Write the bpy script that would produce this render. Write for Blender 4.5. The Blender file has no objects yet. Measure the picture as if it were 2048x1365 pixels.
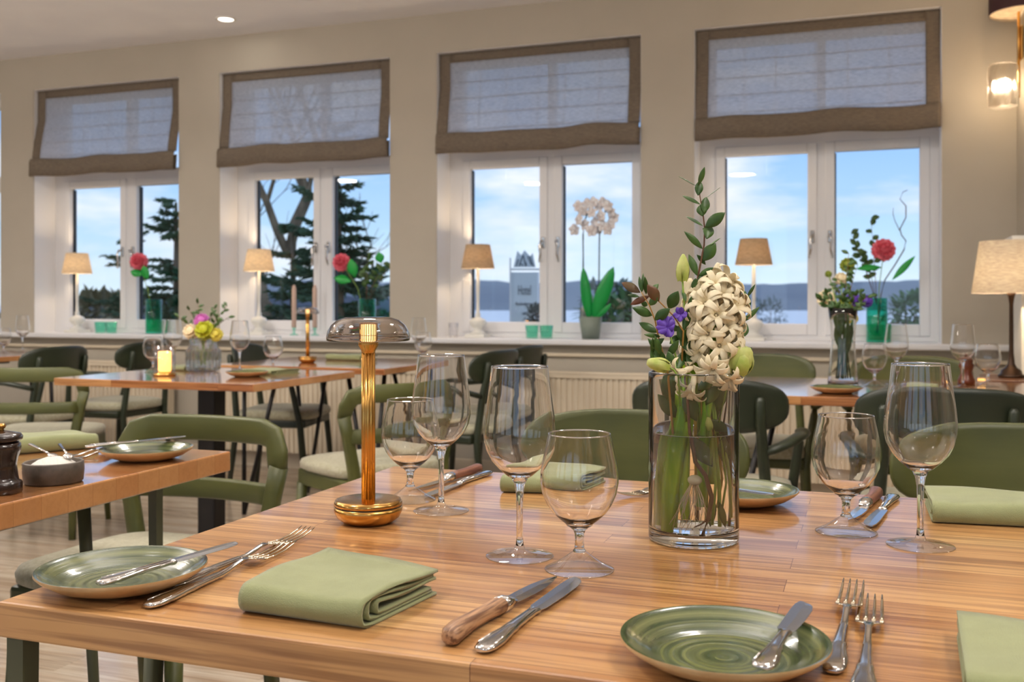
import bpy, bmesh, math, random
from mathutils import Vector, Matrix, noise
random.seed(7)
sc = bpy.context.scene
COL = sc.collection
PI = math.pi

# ------------------------------------------------------------------ camera, world, exposure
TH = math.atan(712 / 1993.0)
CT, ST = math.cos(TH), math.sin(TH)
CZ = 1.05
cam_d = bpy.data.cameras.new('camera')
cam_d.sensor_width = 36.0
cam_d.lens = 1993.0 / 2048.0 * 36.0
cam_d.shift_y = -(682.5 - 608.0) / 2048.0
cam_d.clip_start = 0.02
cam_d.clip_end = 6000
cam_d.dof.use_dof = True
cam_d.dof.focus_distance = 1.22
cam_d.dof.aperture_fstop = 9.0
cam = bpy.data.objects.new('camera', cam_d)
cam.location = (0, 0, CZ)
cam.rotation_euler = (PI / 2, 0, TH)
COL.objects.link(cam)
sc.camera = cam
sc.view_settings.view_transform = 'Standard'
sc.view_settings.look = 'None'
sc.view_settings.gamma = 1
sc.view_settings.use_curve_mapping = False
sc.view_settings.exposure = 0.12
sc.cycles.use_denoising = True
sc.cycles.max_bounces = 14
sc.cycles.diffuse_bounces = 4
sc.cycles.glossy_bounces = 5
sc.cycles.transmission_bounces = 12
sc.cycles.transparent_max_bounces = 24
sc.cycles.sample_clamp_indirect = 4.0
sc.cycles.blur_glossy = 0.5


def lin(c):
    return tuple(((x / 255.0) / 12.92 if x / 255.0 <= 0.04045 else ((x / 255.0 + 0.055) / 1.055) ** 2.4) for x in c) + (1.0,)


def world_sky():
    w = bpy.data.worlds.new('sky')
    sc.world = w
    w.use_nodes = True
    n = w.node_tree.nodes
    L = w.node_tree.links
    n.clear()
    out = n.new('ShaderNodeOutputWorld')
    bg = n.new('ShaderNodeBackground')
    tc = n.new('ShaderNodeTexCoord')
    sep = n.new('ShaderNodeSeparateXYZ')
    L.new(tc.outputs['Generated'], sep.inputs[0])
    r = n.new('ShaderNodeValToRGB')
    e = r.color_ramp.elements
    e[0].position = 0.0
    e[0].color = lin((214, 228, 238))
    e[1].position = 0.30
    e[1].color = lin((128, 172, 232))
    m = e.new(0.07); m.color = lin((176, 208, 236))
    m = e.new(0.15); m.color = lin((146, 188, 240))
    m = e.new(1.0); m.color = lin((150, 180, 225))
    L.new(sep.outputs['Z'], r.inputs[0])
    mp = n.new('ShaderNodeMapping')
    mp.inputs['Scale'].default_value = (1, 1, 4.0)
    L.new(tc.outputs['Generated'], mp.inputs[0])
    nz = n.new('ShaderNodeTexNoise')
    nz.inputs['Scale'].default_value = 5.5
    nz.inputs['Detail'].default_value = 6
    nz.inputs['Roughness'].default_value = 0.55
    L.new(mp.outputs[0], nz.inputs['Vector'])
    cr = n.new('ShaderNodeValToRGB')
    cr.color_ramp.elements[0].position = 0.44
    cr.color_ramp.elements[1].position = 0.68
    L.new(nz.outputs['Fac'], cr.inputs[0])
    mx = n.new('ShaderNodeMixRGB')
    L.new(cr.outputs[0], mx.inputs[0])
    L.new(r.outputs[0], mx.inputs[1])
    mx.inputs[2].default_value = lin((226, 230, 240))
    L.new(mx.outputs[0], bg.inputs[0])
    bg.inputs[1].default_value = 1.27
    L.new(bg.outputs[0], out.inputs[0])


world_sky()

# ------------------------------------------------------------------ materials
MATS = {}


def pbr(name, col, rough=0.5, metal=0.0, coat=0.0, trans=0.0, ior=1.45, sheen=0.0, spec=0.5):
    if name in MATS:
        return MATS[name]
    m = bpy.data.materials.new(name)
    m.use_nodes = True
    b = m.node_tree.nodes['Principled BSDF']
    b.inputs['Base Color'].default_value = lin(col)
    b.inputs['Roughness'].default_value = rough
    b.inputs['Metallic'].default_value = metal
    b.inputs['Coat Weight'].default_value = coat
    b.inputs['Coat Roughness'].default_value = 0.08
    b.inputs['Transmission Weight'].default_value = trans
    b.inputs['IOR'].default_value = ior
    b.inputs['Sheen Weight'].default_value = sheen
    b.inputs['Specular IOR Level'].default_value = spec
    MATS[name] = m
    return m


def vary(m, c2, scale=(8, 8, 8), detail=4, lo=0.35, hi=0.65, bump=0.0, bscale=None):
    """mix a second colour in by object-space noise, with an optional bump"""
    nt = m.node_tree; n = nt.nodes; L = nt.links
    b = n['Principled BSDF']
    tc = n.new('ShaderNodeTexCoord')
    mp = n.new('ShaderNodeMapping'); mp.inputs['Scale'].default_value = scale
    L.new(tc.outputs['Object'], mp.inputs[0])
    nz = n.new('ShaderNodeTexNoise'); nz.inputs['Scale'].default_value = 1.0; nz.inputs['Detail'].default_value = detail
    L.new(mp.outputs[0], nz.inputs['Vector'])
    r = n.new('ShaderNodeValToRGB')
    r.color_ramp.elements[0].position = lo
    r.color_ramp.elements[1].position = hi
    r.color_ramp.elements[0].color = b.inputs['Base Color'].default_value[:]
    r.color_ramp.elements[1].color = lin(c2)
    L.new(nz.outputs['Fac'], r.inputs[0])
    L.new(r.outputs[0], b.inputs['Base Color'])
    if bump:
        if bscale:
            mp2 = n.new('ShaderNodeMapping'); mp2.inputs['Scale'].default_value = bscale
            L.new(tc.outputs['Object'], mp2.inputs[0])
            nz = n.new('ShaderNodeTexNoise'); nz.inputs['Scale'].default_value = 1.0; nz.inputs['Detail'].default_value = 3
            L.new(mp2.outputs[0], nz.inputs['Vector'])
        bp = n.new('ShaderNodeBump'); bp.inputs['Strength'].default_value = bump; bp.inputs['Distance'].default_value = 0.002
        L.new(nz.outputs['Fac'], bp.inputs['Height'])
        L.new(bp.outputs[0], b.inputs['Normal'])
    return m


def wood_mat(name, c1, c2, row=0.045, length=0.55, rough=0.38, coat=0.0, grain=1.0, dark=(120, 78, 42)):
    m = pbr(name, c1, rough, coat=coat)
    nt = m.node_tree; n = nt.nodes; L = nt.links
    b = n['Principled BSDF']
    tc = n.new('ShaderNodeTexCoord')
    br = n.new('ShaderNodeTexBrick')
    br.inputs['Scale'].default_value = 1.0
    br.inputs['Brick Width'].default_value = length
    br.inputs['Row Height'].default_value = row
    br.inputs['Mortar Size'].default_value = 0.0004
    br.inputs['Mortar Smooth'].default_value = 0.0
    br.inputs['Color1'].default_value = lin(c1)
    br.inputs['Color2'].default_value = lin(c2)
    br.inputs['Mortar'].default_value = lin(dark)
    br.offset = 0.37
    L.new(tc.outputs['Object'], br.inputs['Vector'])
    # a different piece of grain for every stave: shift the noise by the stave's own colour
    sc_ = n.new('ShaderNodeVectorMath'); sc_.operation = 'SCALE'; sc_.inputs['Scale'].default_value = 40.0
    L.new(br.outputs['Color'], sc_.inputs[0])
    ad = n.new('ShaderNodeVectorMath'); ad.operation = 'ADD'
    L.new(tc.outputs['Object'], ad.inputs[0]); L.new(sc_.outputs[0], ad.inputs[1])
    mp = n.new('ShaderNodeMapping'); mp.inputs['Scale'].default_value = (3.2, 120, 120)
    L.new(ad.outputs[0], mp.inputs[0])
    nz = n.new('ShaderNodeTexNoise'); nz.inputs['Scale'].default_value = 1.0; nz.inputs['Detail'].default_value = 5; nz.inputs['Distortion'].default_value = 0.6
    L.new(mp.outputs[0], nz.inputs['Vector'])
    r = n.new('ShaderNodeValToRGB')
    r.color_ramp.elements[0].position = 0.36; r.color_ramp.elements[0].color = lin(dark)
    r.color_ramp.elements[1].position = 0.56; r.color_ramp.elements[1].color = (1, 1, 1, 1)
    L.new(nz.outputs['Fac'], r.inputs[0])
    mx = n.new('ShaderNodeMixRGB'); mx.blend_type = 'MULTIPLY'; mx.inputs[0].default_value = 0.55 * grain
    L.new(br.outputs['Color'], mx.inputs[1]); L.new(r.outputs[0], mx.inputs[2])
    # broad cathedral figure
    mp2 = n.new('ShaderNodeMapping'); mp2.inputs['Scale'].default_value = (1.5, 11, 11)
    L.new(ad.outputs[0], mp2.inputs[0])
    nz2 = n.new('ShaderNodeTexNoise'); nz2.inputs['Scale'].default_value = 1.0; nz2.inputs['Detail'].default_value = 3; nz2.inputs['Distortion'].default_value = 1.2
    L.new(mp2.outputs[0], nz2.inputs['Vector'])
    r2 = n.new('ShaderNodeValToRGB')
    r2.color_ramp.elements[0].position = 0.3; r2.color_ramp.elements[0].color = lin((190, 160, 130))
    r2.color_ramp.elements[1].position = 0.62; r2.color_ramp.elements[1].color = (1, 1, 1, 1)
    L.new(nz2.outputs['Fac'], r2.inputs[0])
    mx2 = n.new('ShaderNodeMixRGB'); mx2.blend_type = 'MULTIPLY'; mx2.inputs[0].default_value = 0.8 * grain
    L.new(mx.outputs[0], mx2.inputs[1]); L.new(r2.outputs[0], mx2.inputs[2])
    # sawn ends of the boards show hardly any figure
    ge = n.new('ShaderNodeNewGeometry'); sx = n.new('ShaderNodeSeparateXYZ'); L.new(ge.outputs['Normal'], sx.inputs[0])
    ab = n.new('ShaderNodeMath'); ab.operation = 'ABSOLUTE'; L.new(sx.outputs[0], ab.inputs[0])
    me_ = n.new('ShaderNodeMixRGB'); me_.inputs[2].default_value = tuple((p + q) / 2 for p, q in zip(lin(c1), lin(c2)))
    m8 = n.new('ShaderNodeMath'); m8.operation = 'MULTIPLY'; m8.inputs[1].default_value = 0.55
    L.new(ab.outputs[0], m8.inputs[0]); L.new(m8.outputs[0], me_.inputs[0]); L.new(br.outputs['Color'], me_.inputs[1]); L.new(me_.outputs[0], mx.inputs[1])
    for q, k in ((mx, 0.55 * grain), (mx2, 0.8 * grain)):
        mm = n.new('ShaderNodeMath'); mm.operation = 'MULTIPLY_ADD'; mm.inputs[1].default_value = -0.85 * k; mm.inputs[2].default_value = k
        L.new(ab.outputs[0], mm.inputs[0]); L.new(mm.outputs[0], q.inputs[0])
    L.new(mx2.outputs[0], b.inputs['Base Color'])
    bp = n.new('ShaderNodeBump'); bp.inputs['Strength'].default_value = 0.25; bp.inputs['Distance'].default_value = 0.0006
    L.new(nz.outputs['Fac'], bp.inputs['Height']); L.new(bp.outputs[0], b.inputs['Normal'])
    return m


def solid_glass(name, col=(255, 255, 255), ior=1.5, rough=0.0, share=0.7):
    if name in MATS:
        return MATS[name]
    m = bpy.data.materials.new(name); m.use_nodes = True
    n = m.node_tree.nodes; L = m.node_tree.links
    n.clear()
    out = n.new('ShaderNodeOutputMaterial')
    g = n.new('ShaderNodeBsdfGlass'); g.inputs['IOR'].default_value = ior; g.inputs['Color'].default_value = lin(col); g.inputs['Roughness'].default_value = rough
    t = n.new('ShaderNodeBsdfTransparent')
    mx = n.new('ShaderNodeMixShader'); mx.inputs[0].default_value = share
    L.new(t.outputs[0], mx.inputs[1]); L.new(g.outputs[0], mx.inputs[2]); L.new(mx.outputs[0], out.inputs[0])
    MATS[name] = m
    return m


def glass_mat(name, col=(255, 255, 255), edge=(150, 150, 152), f0=0.035, power=4.0, gain=1.0, e0=0.70):
    """blown glass: clear with a Schlick shine, deepening where the wall turns edge-on and more glass is looked through"""
    if name in MATS:
        return MATS[name]
    m = bpy.data.materials.new(name); m.use_nodes = True
    n = m.node_tree.nodes; L = m.node_tree.links
    n.clear()
    out = n.new('ShaderNodeOutputMaterial')
    t = n.new('ShaderNodeBsdfTransparent')
    s = n.new('ShaderNodeBsdfGlossy'); s.inputs['Roughness'].default_value = 0.0
    lw = n.new('ShaderNodeLayerWeight'); lw.inputs['Blend'].default_value = 0.5
    pw = n.new('ShaderNodeMath'); pw.operation = 'POWER'; pw.inputs[1].default_value = power
    L.new(lw.outputs['Facing'], pw.inputs[0])
    mu = n.new('ShaderNodeMath'); mu.operation = 'MULTIPLY_ADD'; mu.inputs[1].default_value = (1 - f0) * gain; mu.inputs[2].default_value = f0; mu.use_clamp = True
    L.new(pw.outputs[0], mu.inputs[0])
    r = n.new('ShaderNodeValToRGB')
    r.color_ramp.elements[0].position = e0; r.color_ramp.elements[0].color = lin(col)
    r.color_ramp.elements[1].position = 0.97; r.color_ramp.elements[1].color = lin(edge)
    L.new(lw.outputs['Facing'], r.inputs[0]); L.new(r.outputs[0], t.inputs['Color'])
    mx = n.new('ShaderNodeMixShader')
    L.new(mu.outputs[0], mx.inputs[0]); L.new(t.outputs[0], mx.inputs[1]); L.new(s.outputs[0], mx.inputs[2])
    L.new(mx.outputs[0], out.inputs[0])
    MATS[name] = m
    return m


def pane_mat(name, col=(250, 252, 255), refl=1.0, rough=0.0):
    if name in MATS:
        return MATS[name]
    m = bpy.data.materials.new(name); m.use_nodes = True
    n = m.node_tree.nodes; L = m.node_tree.links
    n.clear()
    out = n.new('ShaderNodeOutputMaterial')
    g = n.new('ShaderNodeBsdfGlossy'); g.inputs['Roughness'].default_value = rough
    t = n.new('ShaderNodeBsdfTransparent'); t.inputs['Color'].default_value = lin(col)
    lw = n.new('ShaderNodeLayerWeight'); lw.inputs['Blend'].default_value = 0.5
    pw = n.new('ShaderNodeMath'); pw.operation = 'POWER'; pw.inputs[1].default_value = 5.0
    L.new(lw.outputs['Facing'], pw.inputs[0])
    mu = n.new('ShaderNodeMath'); mu.operation = 'MULTIPLY_ADD'; mu.inputs[1].default_value = 0.96 * refl; mu.inputs[2].default_value = 0.03 * refl
    L.new(pw.outputs[0], mu.inputs[0])
    mx = n.new('ShaderNodeMixShader')
    L.new(mu.outputs[0], mx.inputs[0]); L.new(t.outputs[0], mx.inputs[1]); L.new(g.outputs[0], mx.inputs[2])
    L.new(mx.outputs[0], out.inputs[0])
    MATS[name] = m
    return m


def emit_mat(name, col, s):
    if name in MATS:
        return MATS[name]
    m = bpy.data.materials.new(name); m.use_nodes = True
    b = m.node_tree.nodes['Principled BSDF']
    b.inputs['Base Color'].default_value = lin(col)
    b.inputs['Emission Color'].default_value = lin(col)
    b.inputs['Emission Strength'].default_value = s
    MATS[name] = m
    return m


def cloth_mat(name, col, tr, trans=0.5, open_=0.0):
    """woven cloth that lets some light through (blinds, lampshades)"""
    if name in MATS:
        return MATS[name]
    m = bpy.data.materials.new(name); m.use_nodes = True
    n = m.node_tree.nodes; L = m.node_tree.links
    n.clear()
    out = n.new('ShaderNodeOutputMaterial')
    d = n.new('ShaderNodeBsdfDiffuse'); d.inputs['Color'].default_value = lin(col)
    t = n.new('ShaderNodeBsdfTranslucent'); t.inputs['Color'].default_value = lin(tr)
    mx = n.new('ShaderNodeMixShader'); mx.inputs[0].default_value = trans
    L.new(d.outputs[0], mx.inputs[1]); L.new(t.outputs[0], mx.inputs[2]); L.new(mx.outputs[0], out.inputs[0])
    if open_:   # open weave
        tp = n.new('ShaderNodeBsdfTransparent'); m3 = n.new('ShaderNodeMixShader'); m3.inputs[0].default_value = open_
        L.new(mx.outputs[0], m3.inputs[1]); L.new(tp.outputs[0], m3.inputs[2]); L.new(m3.outputs[0], out.inputs[0])
    tc = n.new('ShaderNodeTexCoord')
    mp = n.new('ShaderNodeMapping'); mp.inputs['Scale'].default_value = (40, 40, 260)
    L.new(tc.outputs['Object'], mp.inputs[0])
    nz = n.new('ShaderNodeTexNoise'); nz.inputs['Scale'].default_value = 1; nz.inputs['Detail'].default_value = 4
    L.new(mp.outputs[0], nz.inputs['Vector'])
    for sh, c in ((d, col), (t, tr)):
        r = n.new('ShaderNodeValToRGB')
        r.color_ramp.elements[0].position = 0.3
        r.color_ramp.elements[1].position = 0.7
        r.color_ramp.elements[0].color = lin(tuple(x * 0.88 for x in c))
        r.color_ramp.elements[1].color = lin(tuple(min(255, x * 1.06) for x in c))
        L.new(nz.outputs['Fac'], r.inputs[0]); L.new(r.outputs[0], sh.inputs['Color'])
    MATS[name] = m
    return m


M_wall = vary(pbr('wall_paint', (182, 174, 159), 0.75), (178, 170, 155), (3, 3, 3), bump=0.15, bscale=(60, 60, 60))
M_reveal = pbr('window_white', (238, 238, 240), 0.45)
M_frame = pbr('frame_white', (228, 228, 230), 0.35)
M_gasket = pbr('gasket_black', (28, 28, 30), 0.5)
M_ceil = vary(pbr('ceiling_white', (240, 240, 242), 0.9), (236, 236, 239), (4, 4, 4), bump=0.2, bscale=(150, 150, 150))
M_rad = pbr('radiator_enamel', (222, 208, 184), 0.4)
M_trim = pbr('trim_paint', (214, 200, 176), 0.5)
M_oak = wood_mat('oak_staves', (214, 168, 112), (198, 148, 92), row=0.048, length=0.62, rough=0.32, coat=0.5, dark=(128, 84, 46))
M_oak2 = wood_mat('oak_staves_warm', (206, 152, 98), (184, 122, 72), row=0.055, length=0.5, rough=0.2, coat=1.0, dark=(120, 74, 40))
M_floor = wood_mat('floor_planks', (206, 192, 172), (184, 168, 148), row=0.14, length=1.6, rough=0.24, coat=0.3, grain=0.7, dark=(120, 104, 88))
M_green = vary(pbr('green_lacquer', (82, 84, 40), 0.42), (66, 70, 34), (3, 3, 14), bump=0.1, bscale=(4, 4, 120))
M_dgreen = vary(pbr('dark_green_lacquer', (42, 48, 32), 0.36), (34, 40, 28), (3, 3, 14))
M_black = pbr('black_metal', (30, 28, 27), 0.4, metal=0.3)
M_leggreen = pbr('table_leg_green', (78, 80, 58), 0.45)
M_seat = vary(pbr('seat_boucle', (176, 172, 148), 0.95, sheen=0.3), (156, 150, 122), (90, 90, 90), bump=0.5, bscale=(260, 260, 260))
M_brass = pbr('brushed_brass', (208, 160, 88), 0.24, metal=1.0)
M_brass2 = pbr('bright_brass', (196, 150, 84), 0.2, metal=1.0)
M_steel = pbr('polished_steel', (214, 210, 206), 0.13, metal=1.0)
M_blade = pbr('satin_steel', (196, 200, 206), 0.2, metal=1.0)
M_glass = solid_glass('crystal_clear', (255, 255, 255), 1.5, share=1.0)
M_stem = solid_glass('crystal_solid', share=1.0)
M_thin = glass_mat('thin_glass', (253, 253, 254), (120, 122, 126), f0=0.06, power=3.0, e0=0.8)
M_lip = glass_mat('crystal_lip', (254, 254, 254), (200, 200, 200), f0=0.42, power=2.0)
M_foot = glass_mat('crystal_foot', (254, 254, 254), (225, 225, 228), f0=0.06, power=3, gain=0.8, e0=0.88)
M_smoke = solid_glass('smoked_glass', (238, 234, 230), 1.5, share=1.0)
M_teal = glass_mat('teal_glass', (140, 238, 222), (50, 175, 152))
M_tealp = glass_mat('pale_teal_glass', (206, 244, 234), (110, 215, 185))
M_pane = pane_mat('window_pane', (250, 252, 253), 1.0)
M_water = glass_mat('water', (252, 254, 250), (200, 206, 196), f0=0.02, power=5)
M_napkin = vary(pbr('sage_linen', (143, 148, 105), 0.9, sheen=0.25), (136, 141, 99), (30, 30, 30), bump=0.35, bscale=(900, 900, 900))
M_steakwood = vary(pbr('zebra_wood', (178, 136, 100), 0.42), (104, 70, 48), (14, 230, 230), 4, 0.42, 0.6)
M_steakred = vary(pbr('rose_wood', (128, 84, 66), 0.36), (96, 58, 46), (14, 200, 200), 4, 0.42, 0.6)
M_rim = vary(pbr('stoneware_rim', (198, 164, 118), 0.4, coat=0.3), (182, 146, 100), (40, 40, 40))
M_leaf = vary(pbr('leaf_green', (64, 92, 38), 0.42), (44, 74, 30), (40, 40, 40))
M_leaf2 = vary(pbr('eucalyptus_leaf', (70, 100, 42), 0.4), (46, 76, 30), (45, 45, 45))
M_leafred = vary(pbr('eucalyptus_bronze', (112, 66, 44), 0.4), (84, 70, 40), (45, 45, 45))
M_strap = vary(pbr('strap_leaf', (168, 200, 48), 0.32), (110, 168, 36), (60, 60, 4))
M_branch = pbr('twig_brown', (102, 70, 50), 0.6)
M_stemg = pbr('stem_green', (132, 160, 66), 0.5)
M_white_pet = vary(pbr('petal_cream', (240, 228, 196), 0.5), (230, 214, 176), (60, 60, 60))
M_bud = vary(pbr('bud_green', (196, 200, 120), 0.5), (160, 178, 78), (60, 60, 60))
M_purple = pbr('petal_purple', (92, 58, 160), 0.5)
M_pink = vary(pbr('petal_pink', (236, 126, 140), 0.6), (216, 78, 100), (60, 60, 60))
M_shade = cloth_mat('lampshade_linen', (232, 220, 200), (240, 226, 200), 0.5)
M_shade2 = cloth_mat('lampshade_cream', (240, 230, 220), (252, 238, 220), 0.65)
M_shade3 = cloth_mat('lampshade_taupe', (190, 176, 154), (190, 170, 140), 0.45)
M_lampwhite = pbr('lamp_base_white', (232, 230, 222), 0.3)
M_bronze = pbr('lamp_base_bronze', (58, 40, 26), 0.35, metal=0.6)
M_mill = vary(pbr('dark_mill_wood', (46, 30, 24), 0.2, coat=0.6), (30, 20, 18), (20, 20, 60))
M_millred = pbr('red_mill_wood', (112, 52, 26), 0.28, coat=0.4)
M_blind = cloth_mat('blind_voile', (186, 188, 200), (250, 250, 254), 0.55, open_=0.30)
M_blindb = cloth_mat('blind_border', (132, 120, 106), (120, 98, 76), 0.25)
M_potgrey = vary(pbr('grey_pot', (126, 136, 124), 0.5), (112, 122, 112), (10, 10, 10))
M_slate = vary(pbr('dark_stoneware', (86, 76, 66), 0.5), (66, 58, 50), (60, 60, 60), bump=0.2)
M_salt = vary(pbr('salt', (236, 232, 224), 0.8), (220, 216, 208), (400, 400, 400), bump=0.6)
M_candle = pbr('beige_candle', (206, 178, 160), 0.6)
M_glow = emit_mat('warm_glow', (255, 196, 96), 6.0)
M_flame = emit_mat('candle_glow', (255, 196, 110), 1.7)
M_led = emit_mat('led_glow', (255, 226, 160), 2.2)
M_spot = emit_mat('downlight_glow', (255, 246, 232), 5.0)
M_bulb = emit_mat('bulb_glow', (255, 232, 190), 9.0)


def plate_mat(name, c1, c2):
    m = pbr(name, c1, 0.22, coat=0.5)
    nt = m.node_tree; n = nt.nodes; L = nt.links
    b = n['Principled BSDF']
    tc = n.new('ShaderNodeTexCoord')
    sp = n.new('ShaderNodeSeparateXYZ'); L.new(tc.outputs['Object'], sp.inputs[0])
    cb = n.new('ShaderNodeCombineXYZ'); L.new(sp.outputs[0], cb.inputs[0]); L.new(sp.outputs[1], cb.inputs[1])
    ln = n.new('ShaderNodeVectorMath'); ln.operation = 'LENGTH'; L.new(cb.outputs[0], ln.inputs[0])
    c3 = n.new('ShaderNodeCombineXYZ'); L.new(ln.outputs['Value'], c3.inputs[0])
    # a slight drift round the plate so the throwing rings are not perfect
    nz = n.new('ShaderNodeTexNoise'); nz.inputs['Scale'].default_value = 160; nz.inputs['Detail'].default_value = 3
    mp = n.new('ShaderNodeMapping'); mp.inputs['Scale'].default_value = (1, 1, 1)
    ns = n.new('ShaderNodeTexNoise'); ns.inputs['Scale'].default_value = 12
    L.new(tc.outputs['Object'], ns.inputs['Vector'])
    ms = n.new('ShaderNodeMath'); ms.operation = 'MULTIPLY'; ms.inputs[1].default_value = 0.008
    L.new(ns.outputs['Fac'], ms.inputs[0]); L.new(ms.outputs[0], c3.inputs[1])
    L.new(c3.outputs[0], nz.inputs['Vector'])
    r = n.new('ShaderNodeValToRGB')
    r.color_ramp.elements[0].position = 0.38; r.color_ramp.elements[0].color = lin(c1)
    r.color_ramp.elements[1].position = 0.66; r.color_ramp.elements[1].color = lin(c2)
    L.new(nz.outputs['Fac'], r.inputs[0]); L.new(r.outputs[0], b.inputs['Base Color'])
    bp = n.new('ShaderNodeBump'); bp.inputs['Strength'].default_value = 0.5; bp.inputs['Distance'].default_value = 0.0015
    L.new(nz.outputs['Fac'], bp.inputs['Height']); L.new(bp.outputs[0], b.inputs['Normal'])
    return m


M_plate = plate_mat('green_glaze', (50, 64, 36), (112, 116, 74))

# ------------------------------------------------------------------ mesh building


class MB:
    def __init__(self):
        self.v = []; self.f = []; self.mi = []; self.sm = []

    def add(self, vs, fs, mi=0, smooth=True, M=None):
        o = len(self.v)
        self.v += [tuple(M @ Vector(p)) for p in vs] if M else [tuple(p) for p in vs]
        for f in fs:
            self.f.append(tuple(i + o for i in f)); self.mi.append(mi); self.sm.append(smooth)
        return self

    def box(self, c, s, bev=0.0, M=None, mi=0, rz=0.0, seg=2):
        bm = bmesh.new()
        bmesh.ops.create_cube(bm, size=1.0)
        for v in bm.verts:
            v.co = Vector((v.co.x * s[0], v.co.y * s[1], v.co.z * s[2]))
        if bev:
            bmesh.ops.bevel(bm, geom=bm.edges[:], offset=min(bev, min(s) * 0.45), segments=seg, affect='EDGES', profile=0.5)
        T = Matrix.Translation(c) @ Matrix.Rotation(rz, 4, 'Z')
        if M: T = M @ T
        bm.verts.index_update()
        self.add([v.co[:] for v in bm.verts], [[v.index for v in f.verts] for f in bm.faces], mi, False, T)
        bm.free()
        return self

    def loft(self, rings, caps=(True, True), mi=0, smooth=True, M=None, loop=False):
        n = len(rings[0]); vs = []; fs = []
        for r in rings: vs += list(r)
        K = len(rings)
        for k in range(K if loop else K - 1):
            a = k * n; b = ((k + 1) % K) * n
            for i in range(n):
                j = (i + 1) % n
                fs.append((a + i, a + j, b + j, b + i))
        if not loop:
            if caps[0]: fs.append(tuple(range(n - 1, -1, -1)))
            if caps[1]: fs.append(tuple(range((K - 1) * n, K * n)))
        return self.add(vs, fs, mi, smooth, M)

    def lathe(self, prof, seg=32, c=(0, 0, 0), mi=0, M=None, smooth=True):
        vs = []; fs = []; idx = []
        for r, z in prof:
            if r < 1e-6:
                idx.append([len(vs)] * seg); vs.append((c[0], c[1], c[2] + z))
            else:
                b = len(vs)
                for i in range(seg):
                    a = 2 * PI * i / seg
                    vs.append((c[0] + r * math.cos(a), c[1] + r * math.sin(a), c[2] + z))
                idx.append([b + i for i in range(seg)])
        for k in range(len(prof) - 1):
            A, B = idx[k], idx[k + 1]
            for i in range(seg):
                j = (i + 1) % seg
                f = []
                for q in (A[i], A[j], B[j], B[i]):
                    if q not in f: f.append(q)
                if len(f) > 2: fs.append(tuple(f))
        return self.add(vs, fs, mi, smooth, M)

    def tube(self, pts, r, seg=8, mi=0, M=None, asp=1.0, up=(0, 0, 1), smooth=True):
        pts = [Vector(p) for p in pts]
        rs = r if isinstance(r, (list, tuple)) else [r] * len(pts)
        rings = []
        up = Vector(up)
        for i, p in enumerate(pts):
            t = (pts[min(i + 1, len(pts) - 1)] - pts[max(i - 1, 0)]).normalized()
            u = up if abs(t.dot(up)) < 0.97 else Vector((1, 0, 0))
            a = t.cross(u).normalized(); b = a.cross(t).normalized()
            rings.append([p + a * (rs[i] * asp * math.cos(2 * PI * k / seg)) + b * (rs[i] * math.sin(2 * PI * k / seg)) for k in range(seg)])
        return self.loft(rings, mi=mi, M=M, smooth=smooth)

    def prism(self, outline, h, M=None, mi=0, smooth=False):
        n = len(outline)
        vs = [(x, y, 0) for x, y in outline] + [(x, y, h) for x, y in outline]
        fs = [tuple(range(n - 1, -1, -1)), tuple(range(n, 2 * n))] + [(i, (i + 1) % n, n + (i + 1) % n, n + i) for i in range(n)]
        return self.add(vs, fs, mi, smooth, M)

    def sphere(self, c, r, seg=16, rings=10, M=None, mi=0, sq=(1, 1, 1)):
        prof = [(math.sin(PI * k / rings) * r, -math.cos(PI * k / rings) * r) for k in range(rings + 1)]
        prof[0] = (0, -r); prof[-1] = (0, r)
        T = Matrix.Translation(c) @ Matrix.Diagonal((sq[0], sq[1], sq[2], 1))
        if M: T = M @ T
        return self.lathe(prof, seg, mi=mi, M=T)

    def leaf(self, base, d, length, width, curl=0.15, nrm=None, seg=7, mi=0, fold=0.15, pw=0.9, tip=1.0):
        base = Vector(base); d = Vector(d).normalized()
        if nrm is None: nrm = Vector((0, 0, 1))
        nrm = Vector(nrm)
        if abs(nrm.normalized().dot(d)) > 0.95: nrm = Vector((0.3, 1, 0.2))
        s = d.cross(nrm).normalized(); nn = s.cross(d).normalized()
        vs = []; fs = []
        for i in range(seg + 1):
            t = i / seg
            w = width * 0.5 * (math.sin(PI * min(1, t * tip + (1 - tip) * t * t)) ** pw) if 0 < i < seg else width * 0.02
            p = base + d * (length * t) - nn * (curl * length * t * t)
            vs += [p - s * w + nn * fold * w, p, p + s * w + nn * fold * w]
        for i in range(seg):
            a = i * 3
            fs += [(a, a + 1, a + 4, a + 3), (a + 1, a + 2, a + 5, a + 4)]
        return self.add(vs, fs, mi, True)

    def obj(self, name, mats, parent=None, loc=(0, 0, 0), rz=0.0, sub=0, solid=0.0):
        me = bpy.data.meshes.new(name)
        me.from_pydata(self.v, [], self.f)
        mats = mats if isinstance(mats, (list, tuple)) else [mats]
        for m in mats: me.materials.append(m)
        me.polygons.foreach_set('material_index', self.mi)
        me.polygons.foreach_set('use_smooth', self.sm)
        me.update()
        bm = bmesh.new(); bm.from_mesh(me)
        bmesh.ops.recalc_face_normals(bm, faces=bm.faces[:])
        bm.to_mesh(me); bm.free()
        o = bpy.data.objects.new(name, me)
        COL.objects.link(o)
        o.location = loc; o.rotation_euler = (0, 0, rz)
        if parent: o.parent = parent
        if solid:
            md = o.modifiers.new('solid', 'SOLIDIFY'); md.thickness = solid; md.offset = 0
        if sub:
            md = o.modifiers.new('sub', 'SUBSURF'); md.levels = sub; md.render_levels = sub
        return o


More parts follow.
